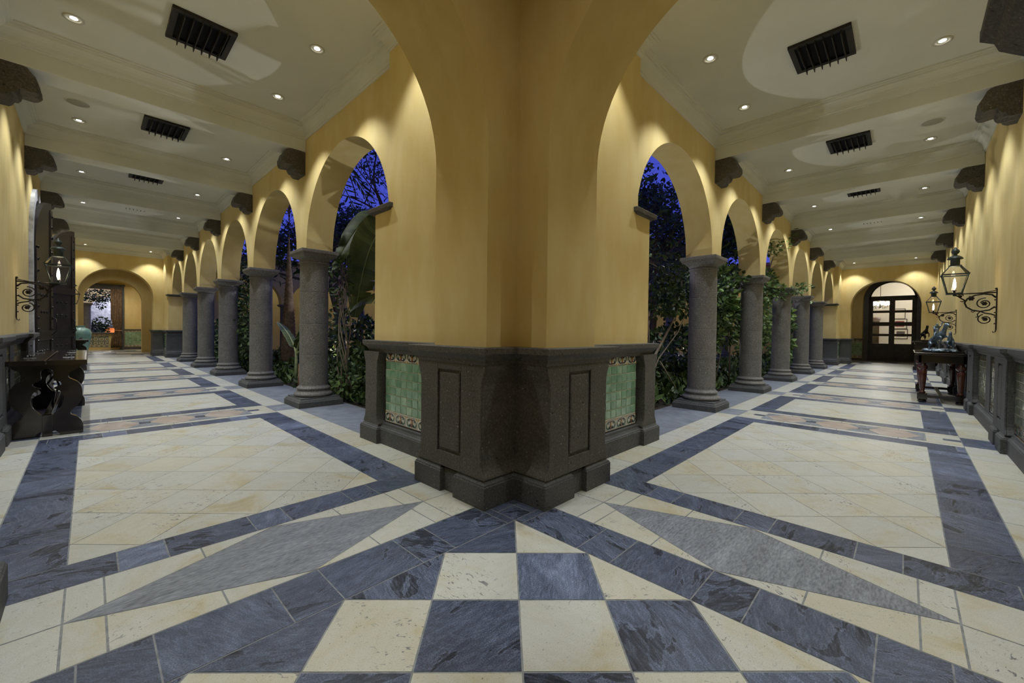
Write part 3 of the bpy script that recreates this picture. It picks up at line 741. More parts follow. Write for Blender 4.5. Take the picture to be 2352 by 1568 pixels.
# ------------------------------------------------------------------ outer wall dado
def pilaster_mesh():
    # local: wall plane t=0, projects to -t, a centred
    g = MB(); w = .425
    g.stack([[(-.068, -w-d, z), (.05, -w-d, z), (.05, w+d, z), (-.068, w+d, z)] for z, d in FL], 'plinth_stone')
    face_panel(g, -.068, -.085, -w, w, -.14, .14, ID, 'plinth_stone')
    return g
def dado(key, f, W, skips, label, flip):
    # local (t,a,z): t=0 at wall plane, negative into the corridor
    ff = lambda p: f((W-p[0], p[1], p[2]))
    org = f((W, 5, 0))
    v_end = LEN-.67
    ints = []
    cur = .67
    for (a, b) in skips: ints.append((cur, a)); cur = b
    ints.append((cur, v_end))
    g = MB()
    # plinth and cap follow the wall with blocks at pilasters
    pil = ([4.47, 7.52]+COL[3:] if key == 'left' else COL)+[LEN-2.03]
    for (a, b) in ints:
        def outline(base, proj, split):
            pts = [(.02, a), (-base, a)]
            for c in pil:
                if c-.5 > a and c+.5 < b:
                    if split: pts += [(-base, c-.435), (-proj, c-.435), (-proj, c-.08), (-proj+.045, c-.08), (-proj+.045, c+.08), (-proj, c+.08), (-proj, c+.435), (-base, c+.435)]
                    else: pts += [(-base, c-.435), (-proj, c-.435), (-proj, c+.435), (-base, c+.435)]
            return pts+[(-base, b), (.02, b)]
        p = outline(.065, .115, True); g.stack([lift(offpoly(p, d), z) for z, d in PLPROF], 'plinth_stone', ff)
        p = outline(.035, .085, False); g.stack([lift(offpoly(p, d), z) for z, d in CAPPROF], 'plinth_stone', ff)
    base = g.build('baseboard_'+key, origin=org, bevel=.003)
    tag(base, label, 'dado', kind='structure')
    for (a, b) in ints:
        ps = [c for c in pil if c-.5 > a and c+.5 < b]
        for c in ps:
            pg = pilaster_mesh(); h = MB()
            h.v = [ff((p[0], p[1]+c, p[2])) for p in pg.v]; h.f = pg.f; h.mi = pg.mi; h.sm = pg.sm; h.mats = pg.mats
            h.build('pilaster', base, org, bevel=.004)
        es = [a]+[x for c in ps for x in (c-.40, c+.40)]+[b]
        for i in range(0, len(es), 2):
            if es[i+1]-es[i] < .3: continue
            L = es[i+1]-es[i]; nb = max(2, round(L/.17))
            # two panels per gap split by a plain stone strip as in the photo
            halves = [(es[i], es[i+1])] if L < 1.4 else [(es[i], (es[i]+es[i+1])/2-.2), ((es[i]+es[i+1])/2+.2, es[i+1])]
            for (x0, x1) in halves:
                nb = max(2, round((x1-x0)/.2)); t = tile_panel(base, x0, x1, .235, 1.01, -.012, ff, glaze='olive_glaze', nb=nb, cols=nb*2, rows=6, rich=True, white='olive_glaze')
                t.build('tile_panel', base, org, fix=False)
            if L >= 1.4:
                h = MB(); m = (es[i]+es[i+1])/2; h.box(-.03, .02, m-.2, m+.2, .2, 1.02, 'plinth_stone', ff); h.build('stone_strip', base, org, bevel=.004)
dado('left', LM, WL, [(CEN[2]-1.2, CEN[2]+1.2), (CEN[3]-1.2, CEN[3]+1.2)], 'dark stone and glazed tile dado along the wall with arched doors', 0)
dado('right', RM, WR, [], 'dark stone and glazed tile dado along the wall behind the bronze statue', 1)
# outer jamb pedestal of the near cross arch
g = MB(); f = LM
jp = [(WL, .0), (-2.46, 0), (-2.46, .353), (-2.505, .353), (-2.505, .514), (-2.46, .514), (-2.46, .87), (WL, .87)]
js = [(WL, .02), (-2.57, .02), (-2.57, .85), (WL, .85)]
def jamb(f, label):
    o0 = f((-2.7, .4, 0)); P = root('stone_pedestal', o0)
    g = MB(); g.stack([lift(offpoly(jp, d), z) for z, d in PLPROF], 'plinth_stone', f); g.build('plinth', P, o0, bevel=.003)
    g = MB(); g.stack([lift(offpoly(js, d), z) for z, d in FL], 'dark_cantera', f); g.build('shaft', P, o0, bevel=.003)
    g = MB(); g.stack([lift(offpoly(js, d), z) for z, d in CAPPROF], 'dark_cantera', f); g.build('cap', P, o0, bevel=.003)
    tag(P, label, 'pedestal')
jamb(LM, 'dark stone pedestal at the outer foot of the near cross arch, mostly out of view')

# ------------------------------------------------------------------ doors in the outer wall
def door_leaf(parent, name, r, spring, hinge, ang, sgn, studs, inner=True):
    # leaf runs from hinge (local 0) to r along local +x; arched top rises towards the free edge
    L = root(name, hinge, ang); L.parent = parent
    return L
def arched_door(n, vc, ang_deg, label):
    r = .94; sp = 2.62
    P = root('door_%d' % n, (WL, vc, 0)); tag(P, label, 'door', kind='structure')
    # stone surround: flat band around the opening
    g = MB(); seg = 30; w = .2; pr_ = .05
    def ringpts(rad): return [(vc-rad, 0)]+[(vc-rad*math.cos(PI*i/seg), sp+rad*math.sin(PI*i/seg)) for i in range(seg+1)]+[(vc+rad, 0)]
    a, b = ringpts(.95), ringpts(.95+w); m = len(a)
    v = [(WL+pr_, y, z) for y, z in a]+[(WL+pr_, y, z) for y, z in b]+[(WL-.02, y, z) for y, z in b]+[(WL-.2, y, z) for y, z in a]
    fs = []
    for i in range(m-1):
        fs += [(i, i+1, m+i+1, m+i), (m+i, m+i+1, 2*m+i+1, 2*m+i), (3*m+i, 3*m+i+1, i+1, i)]
    g.add(v, fs, 'far_stone'); g.build('stone_surround', P, (WL, vc, 0))
    g = MB(); g.box(WL-.44, WL-.42, vc-1, vc+1, 0, 3.7, 'black_void'); g.build('recess_shade_panel', P, (WL, vc, 0))  # black panel across the opening, paints the shade behind the leaves
    for sgn, ang in ((-1, ang_deg), (1, 0)):
        # local leaf coordinates: x along leaf from the hinge, y thickness, z up
        N = 16; pts = [(0.0, .012)]
        top = [(x, sp+math.sqrt(max(0, r*r-(r-x)**2))-.01) for x in [r*(1-math.cos(PI/2*i/N)) for i in range(N+1)]]
        pts = [(0, .012), (r-.006, .012)]+[(min(x, r-.006), z) for x, z in reversed(top)]
        g = MB(); g.prism(pts, -.035, .035, 1, 'door_wood')
        # raised rails and stiles on the corridor face
        for (x0, x1, z0, z1) in ((.0, .13, .02, 2.6), (r-.13, r-.006, .02, 3.42), (.13, r-.13, .02, .22), (.13, r-.13, 1.0, 1.16), (.13, r-.13, 2.0, 2.14)):
            for sy in (-1, 1): g.box(x0, x1, .035 if sy > 0 else -.05, .05 if sy > 0 else -.035, z0, z1, 'door_wood')
        leaf = g.build('door_leaf', P, (0, 0, 0), bevel=.004)
        leaf.location = (-.06 if ang == 0 else .03, sgn*r if sgn > 0 else -r, 0)
        if sgn < 0: leaf.rotation_euler = (0, 0, PI/2-R(ang))       # runs towards +y, swings into the corridor
        else: leaf.rotation_euler = (0, 0, -PI/2)
        if ang:
            s0 = None
            side = -1
            for i in range(13):
                for x in (.065, r-.068):
                    z = .16+.205*i
                    for sy in (-1, 1):
                        if s0 is None:
                            q = MB(); q.ball((0, 0, 0), .028, 'stud_metal', 10, 6, sc=(1, .7, 1)); s = q.build('stud', leaf, (0, 0, 0)); s0 = s
                        else: s = s0.copy(); C.objects.link(s); s.parent = leaf
                        s.location = (x, sy*.052, z)
            for sy in (-1,):
                for i in range(4):
                    for x in (.30, .45, .62):
                        s = s0.copy(); C.objects.link(s); s.parent = leaf; s.location = (x, sy*.04, (.45, .8, 1.5, 1.8)[i])
                for z in (2.9, 3.1, 3.3):
                    s = s0.copy(); C.objects.link(s); s.parent = leaf; s.location = (r-.068, sy*.052, z)
            q = MB(); q.tube([(r-.10, -.05, 1.42), (r-.16, -.12, 1.38), (r-.2, -.13, 1.25), (r-.13, -.12, 1.15), (r-.10, -.05, 1.08)], .009, 'iron', 6); q.build('door_pull', leaf, (0, 0, 0))
arched_door(1, CEN[2], 9, 'arched studded dark wooden door ajar behind the near lantern and console')
arched_door(2, CEN[3], 25, 'arched studded dark wooden door standing further open beyond the first one')

# ------------------------------------------------------------------ ceiling fittings
def make_downlight():
    r = root('downlight')
    g = MB(); g.lathe([(.048, .012), (.052, -.004), (.078, -.008), (.082, -.003), (.082, .004)], 'lamp_trim', 28); g.build('trim_ring', r, (0, 0, 0))
    g = MB(); g.lathe([(0.0, .004), (.030, .003), (.034, .008), (.048, .012)], 'lamp_glow', 20); g.build('lamp', r, (0, 0, 0))
    return r
dl = make_downlight(); first = True
LIGHTS = []
for key, f, W in SIDES:
    for b in range(6):
        vs = [CEN[b]-.70, CEN[b]+.70]
        if b == 0: vs = [1.14]+vs
        if b == 5: vs = vs+[LEN-1.14]
        for iv, v in enumerate(vs):
            for u in (-.37, -2.30):
                p = f((u, v, ZC-.004)); o = dl if first else dup(dl, p); o.location = p; first = False
                where = 'arcade' if u > -1 else 'outer wall'
                step = ['near', 'far'][iv] if len(vs) == 2 else ['near', 'middle', 'far'][iv]
                tag(o, 'recessed ceiling downlight by the %s, %s end of the %s coffer, %s' % (where, step, ORD[b], CORS[key]), 'downlight', 'recessed ceiling downlights')
                LIGHTS.append((p, b, key))
def make_grille():
    r = root('ceiling_grille')
    g = MB(); x, y, w = .275, .30, .055
    for (x0, x1, y0, y1) in ((-x, x, -y, -y+w), (-x, x, y-w, y), (-x, -x+w, -y+w, y-w), (x-w, x, -y+w, y-w)): g.box(x0, x1, y0, y1, -.03, .01, 'grille_metal')
    g.build('frame', r, (0, 0, 0), bevel=.003)
    g = MB(); g.box(-x+w, x-w, -y+w, y-w, -.004, .0, 'black_void'); g.build('back_plate', r, (0, 0, 0))
    s0 = None
    for i in range(6):
        xx = -x+w+(2*x-2*w)*(i+.6)/6
        if s0 is None:
            g = MB(); g.prism([(-.005, 0), (.005, 0), (.004, -.075), (-.004, -.075)], -y+.02, y-.0, 1, 'grille_metal'); s = g.build('slat', r, (0, 0, 0)); s0 = s
        else: s = s0.copy(); C.objects.link(s)
        s.parent = r; s.location = (xx, 0, 0)
    return r
gr = make_grille(); first = True
for key, f, W in SIDES:
    for b in range(4):
        p = f((-1.335, CEN[b]-.02, ZC-.002)); o = gr if first else dup(gr, p); o.location = p; o.rotation_euler = (0, 0, 0 if key == 'curtain' else -PI/2); first = False
        tag(o, 'dark slatted ceiling grille in the %s coffer from the central pier, %s' % (ORD[b], CORS[key]), 'grille', 'dark ceiling grilles')
for key, f, W in SIDES:
    p = f((-2.30, CEN[1]-.03, ZC)); r = root('ceiling_speaker', p)
    g = MB(); g.lathe([(0, -.006), (.115, -.006), (.118, -.004)], 'speaker_grey', 32); g.build('mesh_cover', r, (0, 0, 0))
    g = MB(); g.lathe([(.118, -.008), (.132, -.007), (.136, 0)], 'ceiling_paint', 32); g.build('rim', r, (0, 0, 0))
    tag(r, 'round flush ceiling loudspeaker beside the outer wall in %s' % CORR[key], 'speaker')

# ------------------------------------------------------------------ wall lanterns
def spiral(cx, cz, r0, turns, a0, n=34, dirn=1, shrink=.22):
    return [(cx+(r0*(1-(1-shrink)*i/n))*math.cos(a0+dirn*turns*2*PI*i/n), 0, cz+(r0*(1-(1-shrink)*i/n))*math.sin(a0+dirn*turns*2*PI*i/n)) for i in range(n+1)]
def make_lantern(body='verdigris', arm='iron'):
    # local: wall plane at x=0, arm runs to +x, lantern axis at x=.39; z=0 at arm top
    r = root('wall_lantern'); A = .395
    g = MB(); g.box(0, .012, -.014, .014, -.50, .05, arm); g.ball((.012, 0, .05), .014, arm, 8, 6); g.tube([(.006, 0, -.5), (.012, 0, -.53), (.03, 0, -.54), (.034, 0, -.52)], .006, arm, 6)
    g.build('wall_plate', r, (0, 0, 0))
    g = MB(); T = .0075
    g.tube([(0, 0, .0), (A, 0, -.006)], .010, arm, 6); g.tube([(.005, 0, .028), (.12, 0, .006)], .006, arm, 6)
    g.tube(spiral(.115, -.145, .075, 1.25, R(100), dirn=-1, shrink=.42), T, arm, 6)
    g.tube(spiral(.105, -.36, .070, 1.15, R(75), dirn=-1, shrink=.42), T, arm, 6)
    g.tube([(.012, 0, -.07), (.05, 0, -.028), (.12, 0, -.016), (.2, 0, -.03), (.27, 0, -.075), (.295, 0, -.13), (.275, 0, -.19), (.22, 0, -.235), (.15, 0, -.25), (.07, 0, -.235), (.02, 0, -.19)], .011, arm, 6)
    g.tube([(.15, 0, -.25), (.11, 0, -.275), (.05, 0, -.29), (.015, 0, -.31)], .009, arm, 6)
    g.tube([(.19, 0, -.245), (.215, 0, -.262), (.235, 0, -.25)], .006, arm, 6); g.tube([(.15, 0, -.255), (.175, 0, -.29), (.168, 0, -.325), (.19, 0, -.33)], .007, arm, 6)
    g.tube([(.29, 0, -.10), (.325, 0, -.07), (.36, 0, -.035), (A, 0, -.015)], .009, arm, 6); g.tube(spiral(.335, -.035, .028, 1.1, R(180), 20, -1, .4), .005, arm, 6)
    g.tube([(.285, 0, -.10), (.315, 0, -.115), (.335, 0, -.105)], .007, arm, 6)
    for (cx, cz, k) in ((.113, -.145, .026), (.103, -.358, .024), (.235, -.07, .03), (.335, -.035, .015)):
        for i in range(6):
            a = i*PI/3; g.ball((cx+k*.7*math.cos(a), 0, cz+k*.7*math.sin(a)), k*.45, arm, 7, 5, sc=(1, .5, 1))
        g.ball((cx, 0, cz), k*.5, arm, 8, 6)
    for z in (-.055, -.1, -.2, -.27, -.33, -.42): g.ball((.02, 0, z), .009, arm, 7, 5)
    g.build('scroll_arm', r, (0, 0, 0))
    # body
    z0, z1, zt = .012, .262, .385; hb, ht, hn = .072, .126, .056
    g = MB()
    def sq(h, z): return [(A-h, -h, z), (A+h, -h, z), (A+h, h, z), (A-h, h, z)]
    g.stack([sq(hb+.008, -.006), sq(hb+.008, z0)], body)
    g.stack([sq(ht+.006, z1-.006), sq(ht+.012, z1+.002), sq(ht+.012, z1+.010), sq(ht-.006, z1+.010), sq(ht-.012, z1-.002), sq(ht-.006, z1-.006)], body, cap=False)
    g.stack([sq(hn+.006, zt), sq(hn+.006, zt+.012)], body)
    for sx in (-1, 1):
        for sy in (-1, 1):
            g.tube([(A+sx*hb, sy*hb, z0), (A+sx*ht, sy*ht, z1)], .0065, body, 5); g.tube([(A+sx*(ht+.004), sy*(ht+.004), z1+.006), (A+sx*hn, sy*hn, zt)], .006, body, 5)
    g.ball((A, 0, -.018), .016, body, 10, 6); g.build('lantern_frame', r, (0, 0, 0))
    g = MB()
    L0, L1, L2 = sq(hb-.002, z0), sq(ht-.003, z1), sq(hn, zt)
    g.stack([L0, L1], 'glass', cap=False); g.stack([sq(ht-.002, z1+.006), L2], 'glass', cap=False); g.build('glass_panes', r, (0, 0, 0))
    g = MB(); g.lathe([(.048, zt+.01), (.048, zt+.092), (.078, zt+.099), (.080, zt+.108), (.068, zt+.126), (.042, zt+.146), (.022, zt+.152), (.018, zt+.168), (.038, zt+.188), (.043, zt+.205), (.041, zt+.212), (.036, zt+.230), (.016, zt+.246), (.014, zt+.258), (.006, zt+.268), (0, zt+.270)], body, 20, c=(A, 0)); g.build('chimney_cap', r, (0, 0, 0))
    g = MB(); g.lathe([(.012, z0), (.012, .035), (.026, .04), (.022, .05), (.008, .055)], 'stud_metal', 12, c=(A, 0)); g.build('burner', r, (0, 0, 0))
    g = MB(); g.lathe([(0, .058), (.008, .068), (.016, .10), (.016, .14), (.010, .19), (0, .225)], 'flame', 10, c=(A, 0)); g.build('flame', r, (0, 0, 0))
    return r
lan = make_lantern()
LZ = 1.862
spots = [('curtain', 6.72, 'verdigris gas lantern on a rusty scroll bracket beside the studded door'),
         ('curtain', 14.2, 'second wall lantern half hidden behind the open studded door'),
         ('door', 6.25, 'large verdigris gas lantern on a black scroll bracket, nearer one on the statue wall'),
         ('door', 12.4, 'smaller wall lantern above the bronze statue, further along the same wall')]
FL_POS = []
for i, (key, v, lab) in enumerate(spots):
    f, W = (LM, WL) if key == 'curtain' else (RM, WR)
    o = lan if i == 0 else dup(lan)
    o.location = f((W, v, LZ)); o.rotation_euler = (0, 0, 0 if key == 'curtain' else PI/2)
    tag(o, lab, 'lantern', 'gas lanterns on scroll brackets')
    FL_POS.append(f((W+.395, v, LZ+.12)))
# unlit small burner glow of the second pair is the same flame, hidden by distance

# ------------------------------------------------------------------ console tables by the studded doors
def make_trestle_table():
    r = root('console_table'); L, w = 2.75, .63
    hl = L/2
    plank = None
    for sx in (-1, 1):
        g = MB(); x0, x1 = (-.315, -.006) if sx < 0 else (.006, .315)
        pr = [(x0+.012, .815), (x1-.012, .815), (x1, .825), (x1, .855), (x1-.006, .868), (x0+.006, .868), (x0, .855), (x0, .825)]
        g.prism(pr, -hl, hl, 1, 'dark_wood'); g.build('top_plank', r, (0, 0, 0), bevel=.003)
    half = [(.0, .815), (.27, .815), (.255, .775), (.205, .74), (.17, .70), (.165, .66), (.195, .635), (.24, .60), (.268, .54), (.275, .47), (.265, .39), (.235, .33), (.195, .285), (.178, .255), (.185, .225), (.225, .20), (.265, .15), (.280, .09), (.280, .012), (.275, 0), (.10, 0), (.085, .03), (.06, .055), (.03, .065), (.03, .22), (.075, .28), (.11, .34), (.125, .42), (.11, .49), (.07, .53), (.05, .545), (.105, .575), (.10, .61), (.06, .63), (.045, .66), (.05, .72), (.03, .76), (.0, .765)]
    sm = []
    for i in range(len(half)):
        p0, p1, p2, p3 = half[i-1], half[i], half[(i+1) % len(half)], half[(i+2) % len(half)]
        straight = p1[0] == 0 or p2[0] == 0 or p1[1] < .02 or p2[1] < .02 or p1[1] > .8
        for k in range(1 if straight else 4):
            t = k/4
            sm.append(tuple(.5*((2*p1[a])+(p2[a]-p0[a])*t+(2*p0[a]-5*p1[a]+4*p2[a]-p3[a])*t*t+(3*p1[a]-p0[a]-3*p2[a]+p3[a])*t**3) for a in (0, 1)))
    half = sm
    for y in (-1.18, 1.18):
        g = MB()
        for sx in (-1, 1): g.prism([(sx*a, z) for a, z in half], y-.035, y+.035, 1, 'dark_wood')
        g.box(-.04, .04, y-.045, y+.045, .0, .24, 'dark_wood')
        g.build('trestle_leg', r, (0, 0, 0), bevel=.004)
    g = MB(); g.box(-.03, .03, -1.15, 1.15, .16, .25, 'dark_wood'); g.build('stretcher', r, (0, 0, 0), bevel=.004)
    g = MB()
    for sy in (-1, 1): g.tube([(0, sy*1.15, .75), (.05, sy*.9, .68), (-.02, sy*.7, .55), (.03, sy*.45, .42), (0, sy*.2, .25)], .012, 'iron', 6)
    g.build('iron_brace', r, (0, 0, 0))
    m0 = None
    for y in (-.72, .62):
        for x in (-.155, .155):
            if m0 is None:
                g = MB(); g.stack([[(-.05, -.05, .868), (.05, -.05, .868), (.05, .05, .868), (-.05, .05, .868)], [(-.046, -.046, .876), (.046, -.046, .876), (.046, .046, .876), (-.046, .046, .876)]], 'stud_metal')
                for bx in (-.022, .022):
                    for by in (-.022, .022): g.ball((bx, by, .877), .021, 'stud_metal', 8, 6, sc=(1, 1, 1.1))
                g.ball((0, 0, .884), .02, 'stud_metal', 8, 6); s = g.build('metal_boss', r, (0, 0, 0)); m0 = s
            else: s = m0.copy(); C.objects.link(s); s.parent = r
            s.location = (x, y, 0)
    return r
tt = make_trestle_table(); tt.location = (-2.53, 6.10, 0); tag(tt, 'dark polished plank console table with lyre trestles and metal bosses, nearer one', 'table', 'trestle console tables along the door wall')
t2 = dup(tt, (-2.53, 15.9, 0)); tag(t2, 'second dark plank console table further along, partly hidden by the open studded door', 'table', 'trestle console tables along the door wall')
# celadon vase
g = MB(); r = root('floor_vase', (-2.44, 18.2, 0))
g.lathe([(0, 0), (.16, 0), (.17, .02), (.17, .05), (.20, .2), (.28, .6), (.34, .95), (.345, 1.05), (.31, 1.16), (.22, 1.22), (.17, 1.235), (.165, 1.26), (.18, 1.285), (.185, 1.30), (.165, 1.30), (.15, 1.27), (.14, 1.2)], 'vase_glaze', 40); g.build('body', r, (0, 0, 0)); r.scale = (.88, .88, .98)
tag(r, 'tall pale green glazed floor vase near the curtained window', 'vase')

# ------------------------------------------------------------------ console with turned legs and bronze statue
def make_turned_table():
    r = root('console_table')
    g = MB(); g.stack([[(-.36, -1.15, .905), (.36, -1.15, .905), (.36, 1.15, .905), (-.36, 1.15, .905)], [(-.37, -1.16, .915), (.37, -1.16, .915), (.37, 1.16, .915), (-.37, 1.16, .915)], [(-.37, -1.16, .948), (.37, -1.16, .948), (.37, 1.16, .948), (-.37, 1.16, .948)], [(-.36, -1.15, .955), (.36, -1.15, .955), (.36, 1.15, .955), (-.36, 1.15, .955)]], 'dark_wood'); g.build('tabletop', r, (0, 0, 0), bevel=.003)
    g = MB()
    for x0, x1, y0, y1 in ((-.31, .31, -1.05, -1.01), (-.31, .31, 1.01, 1.05), (-.31, -.27, -1.05, 1.05), (.27, .31, -1.05, 1.05)): g.box(x0, x1, y0, y1, .76, .905, 'dark_wood')
    g.build('apron', r, (0, 0, 0), bevel=.003)
    pr = [(.035, .17), (.045, .18), (.048, .20), (.034, .215), (.030, .23), (.036, .25), (.046, .36), (.056, .52), (.060, .60), (.046, .615), (.046, .63), (.068, .645), (.072, .68), (.066, .70), (.045, .715), (.04, .76)]
    l0 = None
    for x in (-.25, .25):
        for y in (-.98, .98):
            if l0 is None:
                g = MB(); g.lathe(pr, 'red_wood', 20); g.stack([[(a*.07, b*.07, z) for a, b in ((-1, -1), (1, -1), (1, 1), (-1, 1))] for z in (.06, .17)], 'dark_wood'); g.lathe([(0, 0), (.055, 0), (.065, .02), (.06, .045), (.045, .06)], 'dark_wood', 16)
                s = g.build('leg', r, (0, 0, 0)); l0 = s
            else: s = l0.copy(); C.objects.link(s); s.parent = r
            s.location = (x, y, 0)
    g = MB(); g.box(-.25, .25, -1.0, -.96, .09, .14, 'dark_wood'); g.box(-.25, .25, .96, 1.0, .09, .14, 'dark_wood'); g.box(-.03, .03, -.98, .98, .09, .14, 'dark_wood'); g.build('stretcher', r, (0, 0, 0), bevel=.003)
    return r
tr = make_turned_table(); tr.location = (9.95, -2.575, 0); tr.rotation_euler = (0, 0, PI/2)
tag(tr, 'dark console table with red-brown turned legs under the bronze horse statue', 'table')

def skin_obj(name, verts, edges, rad, mat, parent, sub=2):
    me = bpy.data.meshes.new(name); me.from_pydata(verts, edges, []); o = bpy.data.objects.new(name, me); C.objects.link(o)
    o.parent = parent; md = o.modifiers.new('s', 'SKIN')
    for i, v in enumerate(me.skin_vertices[0].data): v.radius = (rad[i], rad[i]); v.use_root = (i == 0)
    o.modifiers.new('u', 'SUBSURF').levels = sub; o.modifiers['u'].render_levels = sub
    me.materials.append(M[mat])
    for p in me.polygons: p.use_smooth = True
    md.use_smooth_shade = True
    return o
def horse(parent, mat, base=(0, 0, 0), s=1.0, rear=.5, yaw=0.0):
    # rearing horse, facing +y, about .5 m tall at s=1
    t = rear
    V = [(0, 0, .22), (0, .09, .26+.05*t), (0, .16, .31+.09*t), (0, .20, .38+.1*t), (0, .215, .44+.1*t), (0, .25, .455+.1*t), (0, .30, .42+.09*t),
         (0, -.08, .205), (0, -.13, .20), (0, -.17, .19), (0, -.21, .13), (0, -.23, .07),
         (.05, -.10, .14), (.055, -.06, .10), (.055, -.12, .05), (.055, -.11, .005), (-.05, -.10, .14), (-.055, -.05, .10), (-.055, -.10, .05), (-.055, -.09, .005),
         (.045, .13, .23+.06*t), (.05, .18, .19+.10*t), (.05, .17, .12+.10*t), (.05, .155, .06+.12*t), (-.045, .13, .23+.06*t), (-.05, .20, .21+.1*t), (-.05, .215, .14+.12*t), (-.05, .19, .09+.12*t),
         (.02, .205, .47+.1*t), (-.02, .205, .47+.1*t)]
    E_ = [(0, 1), (1, 2), (2, 3), (3, 4), (4, 5), (5, 6), (0, 7), (7, 8), (8, 9), (9, 10), (10, 11), (8, 12), (12, 13), (13, 14), (14, 15), (8, 16), (16, 17), (17, 18), (18, 19), (1, 20), (20, 21), (21, 22), (22, 23), (1, 24), (24, 25), (25, 26), (26, 27), (4, 28), (4, 29)]
    rad = [.062, .064, .042, .034, .030, .026, .017, .058, .050, .02, .018, .008, .034, .022, .013, .015, .034, .022, .013, .015, .028, .019, .012, .014, .028, .019, .012, .014, .006, .006]
    cy, sy = math.cos(yaw), math.sin(yaw)
    V = [(base[0]+s*(x*cy-y*sy), base[1]+s*(x*sy+y*cy), base[2]+s*z) for x, y, z in V]
    return skin_obj('horse', V, E_, [q*s for q in rad], mat, parent)
def rider(parent, mat, base, s=1.0, yaw=0.0):
    V = [(0, -.01, .28), (0, -.015, .34), (0, 0, .40), (0, .005, .435), (0, .01, .47), (.05, 0, .395), (.075, .05, .35), (.05, .10, .36), (-.05, 0, .395), (-.09, -.02, .43), (-.10, -.01, .50),
         (.045, .03, .27), (.075, .05, .20), (.075, .02, .13), (-.045, .03, .27), (-.075, .05, .20), (-.075, .02, .13)]
    E_ = [(0, 1), (1, 2), (2, 3), (3, 4), (2, 5), (5, 6), (6, 7), (2, 8), (8, 9), (9, 10), (0, 11), (11, 12), (12, 13), (0, 14), (14, 15), (15, 16)]
    rad = [.034, .036, .036, .016, .026, .017, .013, .010, .017, .013, .010, .024, .018, .014, .024, .018, .014]
    cy, sy = math.cos(yaw), math.sin(yaw)
    V = [(base[0]+s*(x*cy-y*sy), base[1]+s*(x*sy+y*cy), base[2]+s*z) for x, y, z in V]
    return skin_obj('rider', V, E_, [q*s for q in rad], mat, parent)
def rock_base(parent, mat, hx, hy, h):
    g = MB(); rnd = random.Random(5)
    g.box(-hx, hx, -hy, hy, 0, .022, 'bronze_dark')
    for i in range(34):
        g.ball((rnd.uniform(-hx*.8, hx*.8), rnd.uniform(-hy*.85, hy*.85), .022+rnd.uniform(0, h*.4)), rnd.uniform(.03, .06), mat, 7, 5, sc=(1.2, 1.3, rnd.uniform(.4, .9)))
    g.build('rocky_base', parent, (0, 0, 0))
st = root('bronze_statue', (9.2, -2.58, .955), PI/2+R(20))
rock_base(st, 'bronze_patina', .20, .30, .07)
horse(st, 'bronze_patina', (.04, -.08, .06), .95, .55, .2); rider(st, 'bronze_patina', (.04, -.10, .12), .95, .2)
horse(st, 'bronze_patina', (-.09, .10, .05), .72, .2, -.5)
tag(st, 'green-patinated bronze of horse and rider on rocks, on the turned-leg console', 'statue')
# dark pedestal cabinet and second statue near the glazed doors
pc = root('pedestal_cabinet', (20.0, -2.60, 0))
g = MB(); g.box(-.45, .45, -.28, .28, .08, 1.04, 'dark_wood'); g.box(-.48, .48, -.31, .31, 0, .08, 'dark_wood'); g.build('body', pc, (0, 0, 0), bevel=.006)
g = MB(); g.box(-.50, .50, -.33, .33, 1.04, 1.09, 'dark_wood'); g.build('top', pc, (0, 0, 0), bevel=.006)
tag(pc, 'tall dark wooden cabinet against the wall just before the glazed doors', 'cabinet')
s2 = root('bronze_statue', (20.0, -2.58, 1.09), PI/2+.3)
g = MB(); g.box(-.16, .16, -.26, .26, 0, .05, 'bronze_dark'); g.build('base', s2, (0, 0, 0))
horse(s2, 'bronze_dark', (0, -.02, .05), 1.15, .1, 0)
tag(s2, 'dark bronze horse standing on the tall cabinet near the glazed doors', 'statue')

# ------------------------------------------------------------------ far end of the curtain corridor
EX = LEN+2.9
g = MB(); arch_wall(g, -3.0, .5, EX, EX+.4, 0, 4.3, [(-1.385, 1.0, 2.5, 0)], 'plaster', LM); o = g.build('wall_second_arch'); tag(o, 'second ochre plaster arch framing the curtained window', 'arch', kind='structure')
g = MB(); g.box(.10, .35, LEN+.0, EX, 0, ZC, 'plaster'); g.box(.10, .35, EX+.4, EX+4.2, 0, 4.3, 'plaster'); o = g.build('wall_lobby_side'); tag(o, 'ochre side wall of the lobby beyond the far arch', 'wall', kind='structure')
g = MB(); g.box(-3, .3, EX+.4, EX+4.2, 4.05, 4.2, 'ceiling_paint')
for k in range(4): g.box(-3, .3, EX+.7+.9*k, EX+1.0+.9*k, 3.9, 4.05, 'ceiling_paint')
o = g.build('ceiling_lobby'); tag(o, 'beamed cream ceiling of the lobby beyond the far arch', 'ceiling', kind='structure')
YW = EX+3.75; w0, w1, wz0, wz1 = -2.62, -1.02, .92, 3.28
g = MB(); g.box(w1, .3, YW, YW+.3, 0, 4.2, 'plaster'); g.box(-3.1, w0, YW, YW+.3, 0, 4.2, 'plaster'); g.box(w0, w1, YW, YW+.3, wz1, 4.2, 'plaster'); g.box(w0, w1, YW, YW+.3, 0, wz0, 'plaster')
o = g.build('wall_window_end'); tag(o, 'ochre end wall around the curtained window', 'wall', kind='structure')
win = root('window_1', ((w0+w1)/2, YW, wz0)); tag(win, 'tall dark stone framed opening onto a second courtyard', 'window', kind='structure'); wo = ((w0+w1)/2, YW, wz0)
